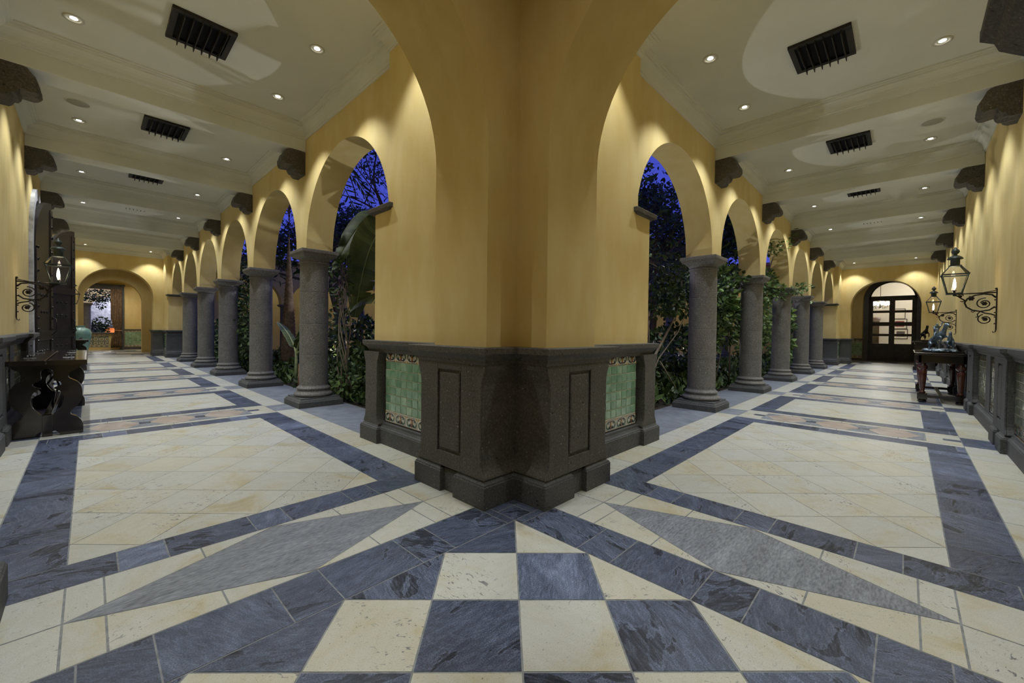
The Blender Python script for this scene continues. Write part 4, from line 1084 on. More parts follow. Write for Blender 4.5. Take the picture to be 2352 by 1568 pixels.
g = MB(); g.box(w1-.02, w1+.16, YW-.08, YW+.2, 0, wz1+.22, 'plinth_stone'); g.box(w0-.16, w0+.02, YW-.08, YW+.2, 0, wz1+.22, 'plinth_stone'); g.box(w0-.16, w1+.16, YW-.10, YW+.2, wz1, wz1+.2, 'plinth_stone'); g.box(w0-.2, w1+.2, YW-.14, YW+.2, wz1+.2, wz1+.26, 'plinth_stone'); g.build('stone_frame', win, wo, bevel=.006)
g = MB(); g.box(w0+.02, w1-.02, YW-.10, YW+.2, wz0-.05, wz0+.02, 'plinth_stone'); g.build('window_sill', win, wo, bevel=.004)
t = tile_panel(None, w0+.05, w1-.45, .16, wz0-.06, YW-.012, lambda p: (p[1], p[0], p[2]), nb=6, cols=6, rows=3, glaze='olive_glaze', rich=True)
for r_ in range(2):
    for c_ in range(5):
        cx = w0+.15+(w1-.5-w0)*(c_+.3)/5; cz = .36+.22*r_
        for rr, mt, h in ((.085, 'tile_white', .010), (.06, 'paint_green', .012), (.03, 'paint_ochre', .014)): t.add([(cx+rr*math.cos(2*PI*i/8), YW-.012-h, cz+rr*math.sin(2*PI*i/8)) for i in range(8)], [tuple(range(8))], mt)
t.build('tile_panel', win, wo, fix=False)
bb = MB(); bb.box(w1+.16, .1, YW-.03, YW+.02, .0, .14, 'plinth_stone'); bb.box(w1+.16, .1, YW-.05, YW+.02, 1.08, 1.13, 'plinth_stone'); b0 = bb.build('baseboard_end'); tag(b0, 'dark stone skirting with green tile panel beside the curtain', 'dado', kind='structure')
t = tile_panel(None, w1+.18, .08, .16, 1.07, YW-.012, lambda p: (p[1], p[0], p[2]), nb=6, cols=11, rows=7, rich=True); t.build('tile_panel', b0, fix=False)
# curtain
cr = root('curtain', (w1-.06, YW-.16, wz0))
g = MB(); NP = 61; rows = []
for z in [0.12+.02*0, .3, .6, .85, 1.0, 1.05, 1.12, 1.3, 1.7, 2.2, 2.7, 3.1, 3.32]:
    pinch = 1-.48*math.exp(-((z-1.05)/.32)**2)
    wid = .44*pinch; cxx = w1-.05-.10*(pinch-.5)
    rows.append([(cxx-wid/2*1.0+wid*i/(NP-1)-.06, YW-.19+.035*pinch*math.sin(i/(NP-1)*2*PI*6.5), z) for i in range(NP)])
v = [p for r_ in rows for p in r_]; fs = [(a*NP+i, a*NP+i+1, (a+1)*NP+i+1, (a+1)*NP+i) for a in range(len(rows)-1) for i in range(NP-1)]
g.add(v, fs, 'curtain_cloth', smooth=True); g.build('drape', cr, (w1-.06, YW-.16, wz0)).modifiers.new('s', 'SOLIDIFY').thickness = .006
g = MB(); g.tube([(w1-.06+.15*math.cos(a)-.03, YW-.19+.06*math.sin(a), 1.05) for a in [2*PI*i/16 for i in range(17)]], .018, 'terracotta', 6); g.build('tieback', cr, (w1-.06, YW-.16, wz0))
tag(cr, 'bronze patterned curtain tied back at the side of the far window', 'curtain')
# second courtyard behind the window
g = MB(); g.box(-6, 4, YW+.3, YW+9, -.1, 0, 'soil'); g.box(-6, 4, YW+9, YW+9.2, 0, 5, 'plaster'); o = g.build('ground_second_courtyard'); tag(o, 'second courtyard seen through the far window', 'courtyard', kind='structure')
col2 = dup(proto, (-2.35, YW+1.3, 0)); tag(col2, 'grey stone column standing just outside the far curtained window', 'column')
hr = root('stone_oven', (-1.0, YW+5.0, 0))
g = MB(); pts = [(-1.7, 1.35), (1.7, 1.35)]+[(1.7*math.cos(PI*i/24), 1.35+1.75*math.sin(PI*i/24)) for i in range(25)][1:-1]
g.prism([(p[0]-1.0, p[1]) for p in pts], YW+4.6, YW+6.2, 1, 'far_stone'); g.build('stone_dome', hr, (-1.0, YW+5, 0), bevel=.03)
g = MB(); g.box(-2.8, -1.6, YW+4.3, YW+6.2, 0, 1.35, 'plinth_stone'); g.box(-.2, .8, YW+4.3, YW+6.2, 0, 1.35, 'plinth_stone'); g.box(-2.9, .9, YW+4.2, YW+6.2, 1.18, 1.36, 'plinth_stone'); g.build('hearth', hr, (-1.0, YW+5, 0), bevel=.02)
g = MB(); g.box(-1.6, -.2, YW+5.4, YW+5.5, 0, 1.18, 'terracotta'); g.build('niche_back', hr, (-1.0, YW+5, 0))
tag(hr, 'rounded pale stone outdoor oven with an orange niche beyond the far window', 'oven')

# ------------------------------------------------------------------ far end of the glazed-door corridor
dc, dr, ds = -1.56, .87, 3.12
g = MB(); arch_wall(g, -3.1, .4, EX, EX+.3, 0, ZC, [(dc, dr+.02, ds, 0)], 'plaster', RM); o = g.build('wall_door_end'); tag(o, 'ochre end wall around the glazed double doors', 'wall', kind='structure')
g = MB(); g.box(LEN, EX, .10, .35, 0, ZC, 'plaster'); o = g.build('wall_lobby_side_door'); tag(o, 'ochre side wall of the bay before the glazed doors', 'wall', kind='structure')
b1 = MB(); b1.box(EX-.03, EX+.02, -.49, .1, 0, .14, 'plinth_stone'); b1.box(EX-.05, EX+.02, -.49, .1, 1.08, 1.13, 'plinth_stone'); b1 = b1.build('baseboard_door_end'); tag(b1, 'dark stone skirting with green tile panel beside the glazed doors', 'dado', kind='structure')
t = tile_panel(None, -.48, .08, .16, 1.07, EX-.012, ID, nb=3, cols=5, rows=7, rich=True); t.build('tile_panel', b1, fix=False)
D = root('door_3', (EX, dc, 0)); DO = (EX, dc, 0); tag(D, 'dark arched glazed double doors in a stone surround at the corridor end', 'door', kind='structure')
g = MB(); seg = 32
def rp(rad): return [(dc-rad, 0)]+[(dc-rad*math.cos(PI*i/seg), ds+rad*math.sin(PI*i/seg)) for i in range(seg+1)]+[(dc+rad, 0)]
a, b = rp(dr), rp(dr+.19); m = len(a)
v = [(EX-.07, y, z) for y, z in a]+[(EX-.07, y, z) for y, z in b]+[(EX+.01, y, z) for y, z in b]+[(EX+.25, y, z) for y, z in a]
fs = []
for i in range(m-1): fs += [(i, i+1, m+i+1, m+i), (m+i, m+i+1, 2*m+i+1, 2*m+i), (3*m+i, 3*m+i+1, i+1, i)]
g.add(v, fs, 'plinth_stone'); g.build('stone_surround', D, DO)
g = MB()
fo, fi = rp(dr), rp(dr-.07)
v = [(EX+.10, y, z) for y, z in fo]+[(EX+.10, y, z) for y, z in fi]+[(EX+.18, y, z) for y, z in fi]
fs = []
for i in range(m-1): fs += [(i, i+1, m+i+1, m+i), (m+i, m+i+1, 2*m+i+1, 2*m+i)]
g.add(v, fs, 'door_wood'); g.box(EX+.10, EX+.18, dc-dr, dc+dr, 3.13, 3.26, 'door_wood'); g.box(EX-.02, EX+.2, dc-dr, dc+dr, 0, .05, 'plinth_stone'); g.build('door_frame', D, DO, bevel=.004)
g = MB(); pts = [(dc-(dr-.07)*math.cos(PI*i/seg), 3.13+.13*0+max(.13, (dr-.07)*math.sin(PI*i/seg)+ds-3.13)) for i in range(seg+1)]
g.poly([(EX+.14, y, z) for y, z in pts], 'glass'); g.build('lunette_glass', D, DO)
for sg in (-1, 1):
    g = MB(); y0 = dc-sg*.006; y1 = dc+sg*(dr-.055); lo, hi = min(y0, y1), max(y0, y1)
    px0, px1 = lo+.11, hi-.11
    rows_ = [(.90, 1.27), (1.39, 1.78), (1.97, 2.43), (2.55, 3.03)]
    g.box(EX+.11, EX+.17, lo, px0, .05, 3.13, 'door_wood'); g.box(EX+.11, EX+.17, px1, hi, .05, 3.13, 'door_wood')
    zz = .05
    for (z0, z1) in rows_: g.box(EX+.11, EX+.17, px0, px1, zz, z0, 'door_wood'); zz = z1
    g.box(EX+.11, EX+.17, px0, px1, zz, 3.13, 'door_wood'); g.box(EX+.095, EX+.11, px0+.03, px1-.03, .2, .75, 'door_wood')
    lf = g.build('door_leaf', D, DO, bevel=.003)
    for (z0, z1) in rows_:
        q = MB(); q.box(EX+.137, EX+.143, px0, px1, z0, z1, 'glass'); q.build('pane', lf, (0, 0, 0), fix=True).location = (-EX, -dc, 0)
    q = MB(); q.tube([(EX+.11, dc+sg*.07, 1.15), (EX+.05, dc+sg*.07, 1.15), (EX+.05, dc+sg*.07, 1.0), (EX+.11, dc+sg*.07, 1.0)], .008, 'iron', 6); q.build('door_handle', lf, (0, 0, 0)).location = (-EX, -dc, 0)
# lit room behind the doors
g = MB(); x0, x1, y0, y1 = EX+.3, EX+6.3, -4.2, 1.4
g.box(x1, x1+.1, y0, y1, 0, 4.6, 'white_paint'); g.box(x0, x1, y0-.1, y0, 0, 4.6, 'white_paint'); g.box(x0, x1, y1, y1+.1, 0, 4.6, 'white_paint'); g.box(x0, x1, y0, y1, 4.6, 4.7, 'white_paint'); g.box(x0, x1, y0, y1, -.05, 0, 'travertine')
g.box(EX+.29, EX+.3, y0, -3.1, 0, 4.6, 'white_paint'); g.box(EX+.29, EX+.3, .4, y1, 0, 4.6, 'white_paint')
g.box(x0+1.5, x0+1.8, y0, y1, 4.25, 4.6, 'white_paint'); g.box(x0+3.5, x0+3.8, y0, y1, 4.25, 4.6, 'white_paint')
o = g.build('wall_white_room'); tag(o, 'white painted room lit behind the glazed doors', 'room', kind='structure')
ch = root('chandelier', (28.0, -1.02, 3.05)); co = (28, -1.02, 3.05)
g = MB(); g.tube([(28, -1.02, 4.6), (28, -1.02, 3.0)], .012, 'bronze_dark', 6); g.lathe([(0, 2.78), (.03, 2.8), (.05, 2.86), (.03, 2.92), (.045, 3.0), (.02, 3.1)], 'bronze_dark', 14, c=(28, -1.02)); g.build('stem', ch, co)
for i in range(6):
    a = i*PI/3+.3; c_, s_ = math.cos(a), math.sin(a)
    g = MB(); g.tube([(28+c_*.03, -1.02+s_*.03, 2.86), (28+c_*.16, -1.02+s_*.16, 2.80), (28+c_*.28, -1.02+s_*.28, 2.86), (28+c_*.33, -1.02+s_*.33, 2.96)], .012, 'bronze_dark', 6); arm = g.build('arm', ch, co)
    q = MB(); q.lathe([(.03, 2.96), (.06, 2.99), (.085, 3.06), (.09, 3.13), (.07, 3.15)], 'bulb', 12, c=(28+c_*.33, -1.02+s_*.33)); q.build('glass_shade', arm, co).location = (0, 0, 0)
tag(ch, 'chandelier of glowing upturned shades seen through the glazed doors', 'chandelier')
def picture(y, z, w, h, inner, lab):
    p = root('framed_picture', (x1-.02, y, z))
    g = MB()
    for (a0, a1, b0, b1) in ((-w/2, w/2, -h/2, -h/2+.035), (-w/2, w/2, h/2-.035, h/2), (-w/2, -w/2+.035, -h/2, h/2), (w/2-.035, w/2, -h/2, h/2)): g.box(-.03, .018, a0, a1, b0, b1, 'picture_dark')
    g.build('frame', p, (0, 0, 0)); g = MB(); g.box(-.01, .0, -w/2, w/2, -h/2, h/2, 'mat_board'); g.build('mount', p, (0, 0, 0))
    g = MB(); g.box(-.014, -.009, -w/2+.13, w/2-.13, -h/2+.13, h/2-.13, inner); g.build('print', p, (0, 0, 0)); tag(p, lab, 'picture', 'framed pictures on the white wall')
picture(-1.72, 2.62, .62, .62, 'white_paint', 'pale framed picture, top one on the white wall behind the glazed doors')
picture(-1.78, 2.02, .66, .60, 'picture_red', 'framed picture with red print on the white wall behind the glazed doors')
picture(-1.84, 1.42, .62, .58, 'picture_dark', 'framed picture with dark print, lowest on the white wall behind the doors')
cb = root('armoire', (x1-.35, -.35, 0)); g = MB(); g.box(-.3, .3, -.55, .55, 0, 2.3, 'red_wood'); g.box(-.33, .33, -.6, .6, 2.3, 2.4, 'red_wood'); g.build('body', cb, (0, 0, 0), bevel=.01)
for s_ in (-1, 1): g = MB(); g.box(-.32, -.3, min(.01*s_, .52*s_), max(.01*s_, .52*s_), .15, 2.2, 'dark_wood'); g.build('door', cb, (0, 0, 0), bevel=.006)
tag(cb, 'dark red-brown armoire against the white wall, through the lower glazed panes', 'armoire')

# ------------------------------------------------------------------ courtyard
g = MB(); g.poly([(.80, .80, -.03), (LEN-.8, .80, -.03), (LEN-.8, LEN-.8, -.03), (.80, LEN-.8, -.03)], 'soil'); o = g.build('ground'); tag(o, 'dark planted soil of the courtyard', 'ground', kind='structure')
for nm, f in (('wall_far_arcade_door_side', lambda p: (LEN-p[0], p[1], p[2])), ('wall_far_arcade_curtain_side', lambda p: (p[1], LEN-p[0], p[2]))):
    g = MB(); arch_wall(g, 2.3, LEN-2.3, US, UB, ZS, 4.75, [(c, 1.3025, ZS, ZS) for c in CEN], 'plaster', SW(f), 20)
    g.box(-2.9, -3.1, .7, LEN, 0, 4.7, 'plaster', f); g.box(-3.1, .22, .7, LEN, 4.3, 4.4, 'ceiling_paint', f); g.box(-3.1, .7, .7, LEN, -.04, 0, 'travertine', f); g.box(-.1, .8, .7, LEN, 4.75, 4.9, 'terracotta', f)
    o = g.build(nm); tag(o, 'ochre arcade wall on the far side of the courtyard', 'wall', 'far courtyard arcades', 'structure')
    for c in COL:
        tag(dup(proto, f((.425, c, 0))), 'small distant stone column of the arcade across the courtyard', 'column', 'columns across the courtyard')

LEAFN = 0
def leaf_cloud(g, c, rad, n, size, mat, rnd, hollow=.35, down=.2):
    for _ in range(n):
        while True:
            x, y, z = rnd.uniform(-1, 1), rnd.uniform(-1, 1), rnd.uniform(-1, 1); d = x*x+y*y+z*z
            if hollow*hollow < d < 1: break
        p = Vector((c[0]+x*rad[0], c[1]+y*rad[1], c[2]+z*rad[2]))
        leaf(g, p, Vector((x+rnd.uniform(-1, 1), y+rnd.uniform(-1, 1), z-down+rnd.uniform(-.8, .8))), size*rnd.uniform(.6, 1.25), mat, rnd)
def leaf(g, p, d, L, mat, rnd, wid=.34):
    if d.length < 1e-3: d = Vector((0, 0, 1))
    d.normalize(); s = d.cross(Vector((rnd.uniform(-1, 1), rnd.uniform(-1, 1), rnd.uniform(-.3, 1))))
    if s.length < 1e-3: s = Vector((1, 0, 0))
    s.normalize(); n = d.cross(s); w = L*wid
    a, b = n*w*.28, n*w*.16
    v = [p, p+d*L*.28+s*w*.86+a, p+d*L*.62+s*w*.82+a, p+d*L-b, p+d*L*.62-s*w*.82+a, p+d*L*.28-s*w*.86+a]
    g.add(v, [(0, 1, 2, 3), (0, 3, 4, 5)], mat)
def shrub(name, base, blobs, n, size, mats, lab, stems, group=None, cat='shrub', stem_mat='bark', sr=.02, seed=1, stem_name='stems'):
    rnd = random.Random(seed); P = root(name, base)
    g = MB(); tot = sum(b[1][0]*b[1][1]*b[1][2] for b in blobs)
    for c, r in blobs:
        k = int(n*r[0]*r[1]*r[2]/tot)
        for m_ in mats: leaf_cloud(g, c, r, k//len(mats), size, m_, rnd)
    o = g.build('foliage', P, base, fix=False); o['kind'] = 'stuff'
    if stems:
        g = MB()
        for pts, r in stems:
            rr = [r*(1-.6*i/(len(pts)-1)) for i in range(len(pts))]; g.tube(pts, rr, stem_mat, 6)
        g.build('stem', P, base)
    tag(P, lab, cat, group)
    return P
def bez(p0, p1, p2, p3, n=14):
    p0, p1, p2, p3 = map(Vector, (p0, p1, p2, p3)); out = []
    for i in range(n+1):
        t = i/n; out.append((1-t)**3*p0+3*(1-t)**2*t*p1+3*(1-t)*t*t*p2+t**3*p3)
    return out
def banana_blade(parent, org, ctrl, width, seed, name='leaf', droop=.25, tears=6, face=(0, 0, 1)):
    rnd = random.Random(seed); N = 36; mid = bez(*ctrl, n=N); g = MB()
    up0 = Vector(face); L = []; Rr = []; 
    tear = sorted(rnd.randrange(6, N-3) for _ in range(tears))
    for i, p in enumerate(mid):
        t = i/N; d = (mid[min(i+1, N)]-mid[max(i-1, 0)]).normalized(); s = d.cross(up0)
        if s.length < .15: s = d.cross(Vector((1, .4, 0)))
        s.normalize(); nrm = s.cross(d)
        w = width*(math.sin(PI*min(1, (t*.94+.05)))**.55)*(0 if t < .12 else min(1, (t-.12)/.08))
        j1 = rnd.uniform(.93, 1.03); j2 = rnd.uniform(.93, 1.03)
        L.append((p, p+s*w*.5*j1+nrm*w*.10, p+s*w*j1-nrm*w*droop*.4)); Rr.append((p, p-s*w*.5*j2+nrm*w*.10, p-s*w*j2-nrm*w*droop*.4))
    for side, S in ((0, L), (1, Rr)):
        for i in range(5, N):
            if i in tear and (i+side) % 2 == 0:
                a, b = S[i], S[i+1]; e = b[2].lerp(a[2], .65)+Vector((0, 0, -.02))
                g.add([a[0], a[1], a[2], b[0], b[1], e], [(0, 1, 4, 3), (1, 2, 5, 4)], 'banana_leaf', smooth=True)
            else: g.add([*S[i], *S[i+1]], [(0, 1, 4, 3), (1, 2, 5, 4)], 'banana_leaf', smooth=True)
    lf = g.build(name, parent, org)
    q = MB(); q.tube([tuple(p) for p in mid], [.022*(1-.85*i/N)+.003 for i in range(N+1)], 'banana_rib', 6); q.build('midrib', lf, org).location = (0, 0, 0)
# large banana beside the central pier, in the curtain-side garden
B0 = (1.75, 3.7, -.03); P = root('banana_plant', B0)
g = MB(); g.tube([(1.75, 3.7, -.03), (1.72, 3.7, .8), (1.7, 3.72, 1.6), (1.66, 3.75, 2.3)], [.11, .10, .085, .06], 'banana_stem', 12); g.build('trunk', P, B0)
banana_blade(P, B0, [(1.66, 3.75, 2.2), (1.6, 4.1, 3.6), (1.5, 5.2, 4.0), (1.5, 6.9, 2.55)], .36, 1, face=(-.12, -.3, .9))
banana_blade(P, B0, [(1.68, 3.75, 2.1), (1.5, 4.5, 3.7), (1.45, 5.3, 3.2), (1.45, 5.75, 1.5)], .40, 2, tears=9, face=(-.5, -.85, .1))
banana_blade(P, B0, [(1.7, 3.75, 1.4), (1.5, 4.4, 2.0), (1.4, 5.1, 2.0), (1.35, 5.9, 1.55)], .24, 3, face=(-.4, -.5, .7))
banana_blade(P, B0, [(1.7, 3.7, 1.9), (2.0, 3.2, 3.1), (2.6, 2.8, 3.6), (3.4, 2.4, 3.0)], .34, 4)
banana_blade(P, B0, [(1.7, 3.7, 2.0), (2.2, 4.4, 3.4), (2.9, 5.1, 3.6), (3.6, 5.9, 2.6)], .34, 5)
tag(P, 'large banana plant with torn arching leaves framed by the arch next to the central pier', 'banana plant')
# young banana between the first and second columns of the curtain corridor
B1 = (.98, 7.62, -.03); P = root('banana_plant', B1)
g = MB(); g.tube([(.98, 7.62, -.03), (.98, 7.6, .4), (.97, 7.58, .75)], [.04, .036, .03], 'banana_stem', 8); g.build('trunk', P, B1)
banana_blade(P, B1, [(.97, 7.58, .7), (.95, 7.7, 1.0), (.93, 8.1, 1.25), (.9, 8.65, 1.42)], .11, 11, tears=1)
banana_blade(P, B1, [(.97, 7.58, .7), (.98, 7.45, 1.0), (1.0, 7.2, 1.3), (1.05, 6.75, 1.42)], .13, 12, tears=2)
banana_blade(P, B1, [(.97, 7.58, .7), (1.05, 7.6, 1.1), (1.2, 7.6, 1.6), (1.4, 7.9, 1.9)], .14, 13, tears=2)
banana_blade(P, B1, [(.97, 7.58, .7), (1.05, 7.3, .9), (1.1, 7.05, .95), (1.2, 6.6, .85)], .12, 14, tears=1)
tag(P, 'young banana shoot with pale green leaves between the first and second columns', 'banana plant')
g = MB(); g.tube([(1.02, 7.28, -.03), (1.05, 7.2, .3), (1.02, 7.1, .62), (1.1, 6.95, 1.2)], [.075, .06, .05, .035], 'orange_bark', 9); g.tube([(.98, 7.36, -.03), (.98, 7.36, .5)], [.06, .035], 'orange_bark', 7); o = g.build('tree_stump', origin=(1.02, 7.28, -.03)); tag(o, 'peeling orange-brown trunk beside the young banana shoot', 'stump')
# palm trunk
PB = (1.85, 10.9, -.03); P = root('palm_tree', PB)
g = MB(); prof = []
for i in range(60):
    z = -.03+i*.1; r_ = .24-.012*i*.5; prof += [(r_+.02, z), (r_-.005, z+.085)]
g.lathe(prof, 'palm_bark', 18, c=(PB[0], PB[1])); g.build('trunk', P, PB)
rnd = random.Random(31)
for i in range(12):
    a = i*2*PI/12+.2; c_, s_ = math.cos(a), math.sin(a); z0 = 5.9
    mid = bez((PB[0], PB[1], z0), (PB[0]+.6*c_, PB[1]+.6*s_, z0+.9), (PB[0]+1.5*c_, PB[1]+1.5*s_, z0+.7), (PB[0]+2.2*c_, PB[1]+2.2*s_, z0-.6), n=18)
    g = MB(); g.tube([tuple(p) for p in mid], .015, 'banana_stem', 5)
    for j, p in enumerate(mid[3:]):
        for sg in (-1, 1):
            side = Vector((-s_*sg, c_*sg, -.35)); leaf(g, p, side+Vector((c_*.4, s_*.4, 0)), .5, 'leaf_dark', rnd, .07)
    g.build('frond', P, PB, fix=False)
tag(P, 'ringed palm trunk rising behind the first and second columns', 'palm')
# creeper with twisted pale stems behind the first column
rnd = random.Random(8); st_ = []
for k in range(7):
    a = rnd.uniform(0, 6); st_.append(([(.95+.10*math.sin(a+i*.9)+rnd.uniform(-.04, .04), 5.12+.12*math.cos(a+i*.8)+rnd.uniform(-.05, .05), -.03+i*.3) for i in range(9)], .013))
shrub('creeper', (.95, 5.12, -.03), [((.98, 5.3, 2.2), (.22, .30, .45)), ((1.0, 5.0, .35), (.34, .5, .38)), ((.98, 5.35, 1.4), (.16, .2, .5))], 420, .10, ['leaf_dark', 'leaf_mid'], 'creeper with twisted pale stems climbing beside the first column of the curtain corridor', st_, cat='creeper', stem_mat='vine_stem', seed=2)
shrub('climbing_shrub', (1.0, 11.6, -.03), [((.95, 11.4, 1.5), (.45, .9, 1.2)), ((.9, 11.8, 2.6), (.4, .7, .6)), ((1.0, 12.2, .6), (.4, .8, .7))], 2600, .11, ['leaf_dark', 'leaf_dark', 'leaf_mid'], 'dark bushy climber hugging the third column of the curtain corridor', [([(1.0, 11.6, -.03), (.95, 11.5, 1), (.9, 11.4, 2.2)], .03), ([(1.0, 11.7, -.03), (1.1, 11.9, 1.2), (1.0, 12, 2.4)], .025)], seed=3)
shrub('garden_shrub', (1.9, 4.9, -.03), [((1.9, 4.7, .55), (.6, .7, .65)), ((1.6, 5.6, .45), (.5, .7, .5)), ((2.6, 5.9, .7), (.7, .8, .8))], 1500, .16, ['leaf_dark', 'leaf_mid'], 'low dark shrubs under the banana leaves', None, seed=4)
shrub('garden_shrub', (2.6, 8.5, -.03), [((2.6, 8.4, .8), (.9, 1.2, .9)), ((3.2, 7.2, .8), (.9, .9, .9))], 1500, .16, ['leaf_dark', 'leaf_mid'], 'dark shrub mass behind the young banana shoot', None, seed=5)
shrub('garden_shrub', (1.4, 15, -.03), [((1.4, 14.8, .8), (.6, 1.4, .9)), ((1.5, 17.4, .8), (.6, 1.3, .9))], 1200, .16, ['leaf_dark', 'leaf_mid'], 'garden shrubs behind the fourth and fifth columns of the curtain corridor', None, seed=6)
# strap-leaved clumps
def strap_clump(name, base, n, L, mat, lab, seed):
    rnd = random.Random(seed); P = root(name, base); g = MB()
    for _ in range(n):
        a = rnd.uniform(0, 2*PI); l = L*rnd.uniform(.6, 1.1); b = Vector(base)+Vector((rnd.uniform(-.12, .12), rnd.uniform(-.12, .12), 0)); k = rnd.uniform(.15, .6)
        c = bez(b, b+Vector((math.cos(a)*.05, math.sin(a)*.05, l*.5)), b+Vector((math.cos(a)*l*k*.5, math.sin(a)*l*k*.5, l)), b+Vector((math.cos(a)*l*k, math.sin(a)*l*k, l*rnd.uniform(.6, 1.05))), 7)
        s = Vector((-math.sin(a), math.cos(a), 0)); v = []
        for i, p in enumerate(c): w = .022*math.sin(PI*(.12+.86*i/7)); v += [p-s*w, p+s*w]
        g.add(v, [(2*i, 2*i+1, 2*i+3, 2*i+2) for i in range(7)], mat)
    o = g.build('blades', P, base, fix=False); o['kind'] = 'stuff'; tag(P, lab, 'plant')
strap_clump('strap_leaf_plant', (1.15, 3.15, -.03), 46, .95, 'leaf_mid', 'strap-leaved clump in the soil beside the pedestal, banana side', 1)
strap_clump('strap_leaf_plant', (3.3, 1.15, -.03), 46, .9, 'leaf_mid', 'strap-leaved clump in the soil beside the pedestal, leaning tree side', 2)
strap_clump('strap_leaf_plant', (4.2, 1.3, -.03), 40, .8, 'leaf_dark', 'dark strap-leaved clump at the foot of the leaning stems', 3)
strap_clump('strap_leaf_plant', (1.05, 13.0, -.03), 36, .9, 'leaf_bright', 'bright strap leaves showing between the third and fourth columns', 4)
# garden along the glazed-door corridor
st_ = [([(4.3, 1.35, -.03), (4.75, 1.25, .6), (5.25, 1.2, 1.1), (5.6, 1.1, 1.6), (5.9, 1.1, 2.3)], .035), ([(4.9, 1.5, -.03), (4.85, 1.3, .6), (4.7, 1.2, 1.2), (4.6, 1.2, 1.9)], .022), ([(4.5, 1.2, .1), (5.0, 1.15, .8), (5.5, 1.0, 1.3), (5.75, .95, 1.7), (5.7, 1.0, 2.1)], .014), ([(4.95, 1.1, .75), (5.35, 1.0, .3), (5.6, 1.0, .05)], .012)]
shrub('leaning_tree', (4.5, 1.35, -.03), [((5.85, 1.15, 2.15), (.5, .4, .6)), ((5.3, 1.3, 1.9), (.45, .4, .4)), ((5.0, 1.6, .45), (.5, .4, .45))], 1700, .10, ['leaf_dark', 'leaf_mid'], 'leaning bare-stemmed shrub crossing behind the first column of the glazed-door corridor', st_, cat='shrub', stem_mat='vine_stem', seed=11)
shrub('leafy_shrub', (7.6, 1.0, -.03), [((7.5, .95, 2.1), (.75, .38, .75)), ((8.0, .95, 1.6), (.6, .35, .6)), ((7.2, 1.1, 1.3), (.5, .35, .5)), ((7.9, .70, 2.55), (.35, .25, .22))], 1700, .13, ['leaf_mid', 'leaf_bright', 'leaf_dark'], 'leafy green shrub filling the arch between the first and second columns', [([(7.4, 1.1, -.03), (7.45, 1.05, 1), (7.5, 1, 2.2)], .02), ([(7.6, 1.0, .2), (7.9, .9, 1.3), (8.1, .7, 2.4)], .015)], stem_mat='vine_stem', seed=12)
shrub('leafy_shrub', (10.2, .95, -.03), [((10.2, .85, 1.7), (.62, .34, .9)), ((10.5, .75, 2.6), (.55, .35, .5)), ((9.7, .9, 1.2), (.4, .3, .6)), ((10.9, .45, 2.42), (.5, .25, .18)), ((11.7, .14, 2.55), (.55, .14, .15)), ((12.4, .05, 2.68), (.4, .10, .12)), ((10.6, .5, 3.7), (.5, .3, .28)), ((11.0, .22, 3.95), (.3, .15, .2))], 2400, .11, ['leaf_bright', 'leaf_mid', 'leaf_mid'], 'bright leafy shrub sending a branch across the third column of the glazed-door corridor', [([(10.2, .95, -.03), (10.2, .9, 1.2), (10.4, .7, 2.2), (11.2, .35, 2.45), (12.3, .08, 2.6)], .02), ([(10.2, .9, 1.2), (10.5, .7, 2.6), (10.7, .5, 3.6), (11.1, .25, 4.0)], .018)], stem_mat='vine_stem', seed=13)
shrub('leafy_shrub', (13.6, 1.0, -.03), [((13.4, .9, 1.4), (.7, .4, 1.2)), ((16.6, .7, 2.62), (.5, .4, .12)), ((16.2, 1.1, 1.2), (.8, .4, 1.1))], 900, .16, ['leaf_mid', 'leaf_bright'], 'shrubs behind the fourth and fifth columns of the glazed-door corridor', [([(13.5, 1.0, -.03), (13.4, .95, 1.2), (13.5, .9, 2)], .02)], seed=14)
shrub('garden_shrub', (3.6, 2.2, -.03), [((3.4, 2.4, .6), (.8, .7, .7)), ((5.6, 2.4, .7), (1.0, .7, .8)), ((8.2, 2.2, .7), (1.4, .7, .8))], 2600, .15, ['leaf_dark', 'leaf_mid'], 'dark undergrowth behind the leaning shrub', None, seed=15)
# dark spiky plant seen against the far lit wall
P = root('dracaena', (5.6, 2.6, -.03)); g = MB(); g.tube([(5.6, 2.6, -.03), (5.5, 2.6, .9), (5.45, 2.55, 1.7)], [.05, .04, .03], 'bark', 7); g.build('trunk', P, (5.6, 2.6, -.03))
rnd = random.Random(21); g = MB()
for k in range(90):
    a = rnd.uniform(0, 2*PI); e = rnd.uniform(-.6, 1.1); z = rnd.choice((1.3, 1.7, 1.9)); d = Vector((math.cos(a)*math.cos(e), math.sin(a)*math.cos(e), math.sin(e))); leaf(g, Vector((5.45, 2.55, z)), d, .75, 'leaf_dark', rnd, .06)
o = g.build('foliage', P, (5.6, 2.6, -.03), fix=False); o['kind'] = 'stuff'; tag(P, 'dark spiky-leaved plant between the pier and the first column', 'plant')
g = MB(); g.tube([(8.45, .95, -.03), (8.46, .95, 1.5), (8.44, .96, 2.0)], .018, 'vine_stem', 6); o = g.build('plant_stake', origin=(8.45, .95, -.03)); tag(o, 'thin upright stake beside the second column of the glazed-door corridor', 'stake')
shrub('hanging_plant', (-1.8, YW+2.2, 2.9), [((-1.8, YW+2.2, 3.0), (1.1, .4, .35)), ((-1.75, YW+2.2, 2.6), (.25, .3, .4))], 700, .12, ['leaf_dark', 'leaf_mid'], 'trailing dark plant hanging at the top of the far window view', None, cat='plant', seed=41)
